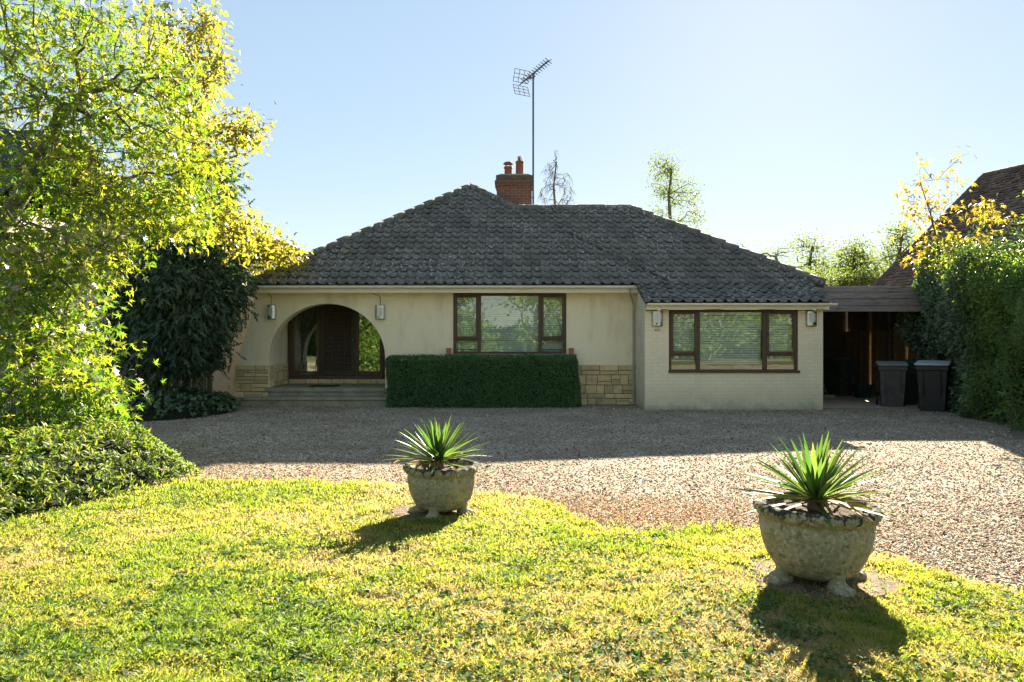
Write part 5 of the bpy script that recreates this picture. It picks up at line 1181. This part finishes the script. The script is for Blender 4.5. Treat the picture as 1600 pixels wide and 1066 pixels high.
STRAND = (np.array([(0,-.02,0),(.5,-.014,.05),(1,0,-.05),(.5,.014,.05),(0,.02,0)]), [(0,1,3,4),(1,2,3)])
mt['twig'] = LEAF('birch_twig', [(.09,.075,.065), (.13,.11,.09)], [(.02,.02,.02), (.02,.02,.02)], .02, .9, .1)
bb_ = [o for o in COL.objects if o.name == 'bare_birch'][0]; tr0 = [o for o in bb_.children if o.name.startswith('trunk')][0]
vv = np.empty(len(tr0.data.vertices) * 3, np.float32); tr0.data.vertices.foreach_get('co', vv); vv = vv.reshape(-1, 3); vv = vv[vv[:, 2] > 6.2]
tx_ = vv[:, 0] - np.interp(vv[:, 2], [0, 20], [0, 0]); vv = vv[np.hypot(vv[:, 0], vv[:, 1]) > .25]; sel = vv[rg.integers(0, len(vv), 420)]
leaf_obj('twigs', mt['twig'], bb_, sel, rdir(rg, 420) * np.array([1, 1, .5]) * .5 + np.array([0, 0, -.75]), rdir(rg, 420), .25 + .5 * rg.random(420), STRAND, rg.random(420), .7)
bg_tree('leafy_birch', 'tall thin leafy birch rising behind the right hip of the bungalow roof', 'tree', 1048, 38, [(1025,262,18,22,38,.8,22),(1050,258,20,18,38,.8,16),(1038,290,26,22,38,.9,34),(1075,300,22,20,38,.8,26),(1045,320,20,16,38,.8,12),(1075,340,24,20,38,.9,24),(1020,335,20,16,38,.9,16),(1090,325,7,10,38,.3,5)], 18, (.09,.16), .24, droop=.6, r0=.008)
bg_tree('twiggy_tree', 'sparse twiggy tree at the low end of the bungalow roof', 'tree', 1215, 40, [(1205,400,18,16,40,.8,22),(1225,395,16,14,40,.8,18),(1150,392,40,12,40,.9,16),(1180,405,40,12,40,.9,16)], 22, (.05,.11), .4)
bg_tree('airy_tree', 'airy pale green tree above the carport nearest the bungalow', 'tree', 1268, 36, [(1255,385,20,20,36,.8,26),(1285,400,22,20,36,.8,26),(1262,425,30,20,36,1,44),(1235,432,20,14,36,.8,20),(1290,432,22,16,36,.9,30)], 16, (.09,.17), .28)
bg_tree('bushy_tree', 'fuller green tree above the middle of the carport fascia', 'tree', 1335, 33, [(1330,395,22,18,33,.8,30),(1345,415,32,20,33,1,44),(1315,430,34,18,33,1,44),(1365,432,24,18,33,.9,34)], 26, (.10,.18), .30)
bg_tree('open_crowned_tree', 'dark open crowned tree just left of the clay tiled roof', 'tree', 1408, 30, [(1405,365,22,20,30,.8,30),(1420,390,28,26,30,.9,42),(1390,400,20,24,30,.8,30),(1400,430,26,16,30,.8,24)], 20, (.08,.14), .24)
bg_tree('distant_tree', 'small tree tip showing over the flat ridge of the bungalow', 'tree', 955, 42, [(955,325,14,8,42,.6,16)], 4, (.07,.13), .22, r0=.006)
bg_tree('distant_tree', 'small leafy tree top just clearing the sloping right hip of the bungalow', 'tree', 1108, 42, [(1105,374,22,8,42,.7,18),(1135,386,16,8,42,.6,10)], 9, (.08,.15), .25, r0=.006)

bg_tree('boundary_bush', 'low dense bushes just clearing the carport fascia', 'bush', 1320, 30, [(1260,440,30,12,30,.8,40),(1310,442,30,10,30,.8,40),(1360,440,30,12,30,.8,40),(1230,446,20,8,30,.6,20)], 46, (.07,.13), .26)
# ---------------------------------------------------------------- gardens behind the viewer, mirrored in the windows
mt['back_leaf'] = LEAF('garden_leaf', [(.05,.10,.02), (.09,.15,.025), (.14,.19,.035)], [(.2,.38,.03), (.3,.45,.04), (.4,.5,.06)], .35, .5, .3)
rg = np.random.default_rng(101)
def back_tree(x, y, w, z0, z1, label, n=60, per=46):
    c = np.array([x, y, (z0 + z1) / 2]); att = c + unit(rg.normal(size=(n, 3))) * (rg.random((n, 1)) ** .4) * np.array([w, w * .8, (z1 - z0) / 2])
    tree('garden_tree', label, 'tree', 'trees across the road behind the viewer', [(x, y, 0), (x, y, max(.4, z0 * .6)), (x, y, z0 + .5)], att, rg, mt['back_leaf'], mt['bark'], OVAL, per, .42, (.22, .40), .012, .5, .2, None, 1.2, 4, dict(step=.8, bow=.1))
back_tree(-10.5, -11, 1.8, .2, 3.0, 'round low bush mirrored in the glass right of the front door', 40)
back_tree(-13.5, -15, 3.4, 1.5, 10, 'tall tree mirrored in the upper glass of the porch')
back_tree(-7.2, -16, 2.4, 1.8, 6.2, 'medium tree mirrored in the glass beside the front door')
back_tree(-2.6, -12, 1.5, .2, 3.2, 'rounded bush mirrored in the middle pane of the hedge-side window', 40)
back_tree(1.6, -17, 2.3, .8, 11, 'tall narrow tree mirrored in the right of the hedge-side window')
back_tree(-5.0, -22, 2.6, 1.0, 9, 'distant tree mirrored in the left of the hedge-side window')
back_tree(7.0, -14, 2.6, .8, 9, 'broad tree mirrored in the left casement of the wing window')
back_tree(13.0, -16, 3.2, .8, 7, 'spreading tree mirrored in the right of the wing window')
back_tree(-18.0, -19, 3.6, 1.0, 9, 'spreading tree mirrored at the left edge of the porch glass')
back_tree(4.2, -21, 3.0, 1.0, 9, 'broad tree mirrored between the two windows')
back_tree(18.5, -20, 3.6, .8, 8, 'wide tree mirrored at the far right of the wing window')
def road_hedge():
    rg = np.random.default_rng(7); n = 16000; e = empty('road_hedge', (0, -23.5, 0)); tag(e, 'long clipped hedge across the road seen only as a low green band in the windows', 'hedge')
    x = rg.uniform(-30, 30, n); z = rg.random(n) * 2.6; y = .6 + .25 * rg.normal(size=n) * .5
    leaf_obj('leaves', mt['back_leaf'], e, np.stack([x, y, z], -1), rdir(rg, n), rdir(rg, n) + np.array([0, .8, .3]), .2 + .15 * rg.random(n), OVAL, rg.random(n), 1.2)
    m = MB(); m.box(-30, 30, -24.2, -23.1, 0, 2.5); part(m, 'core', mt['core'], e)
road_hedge()
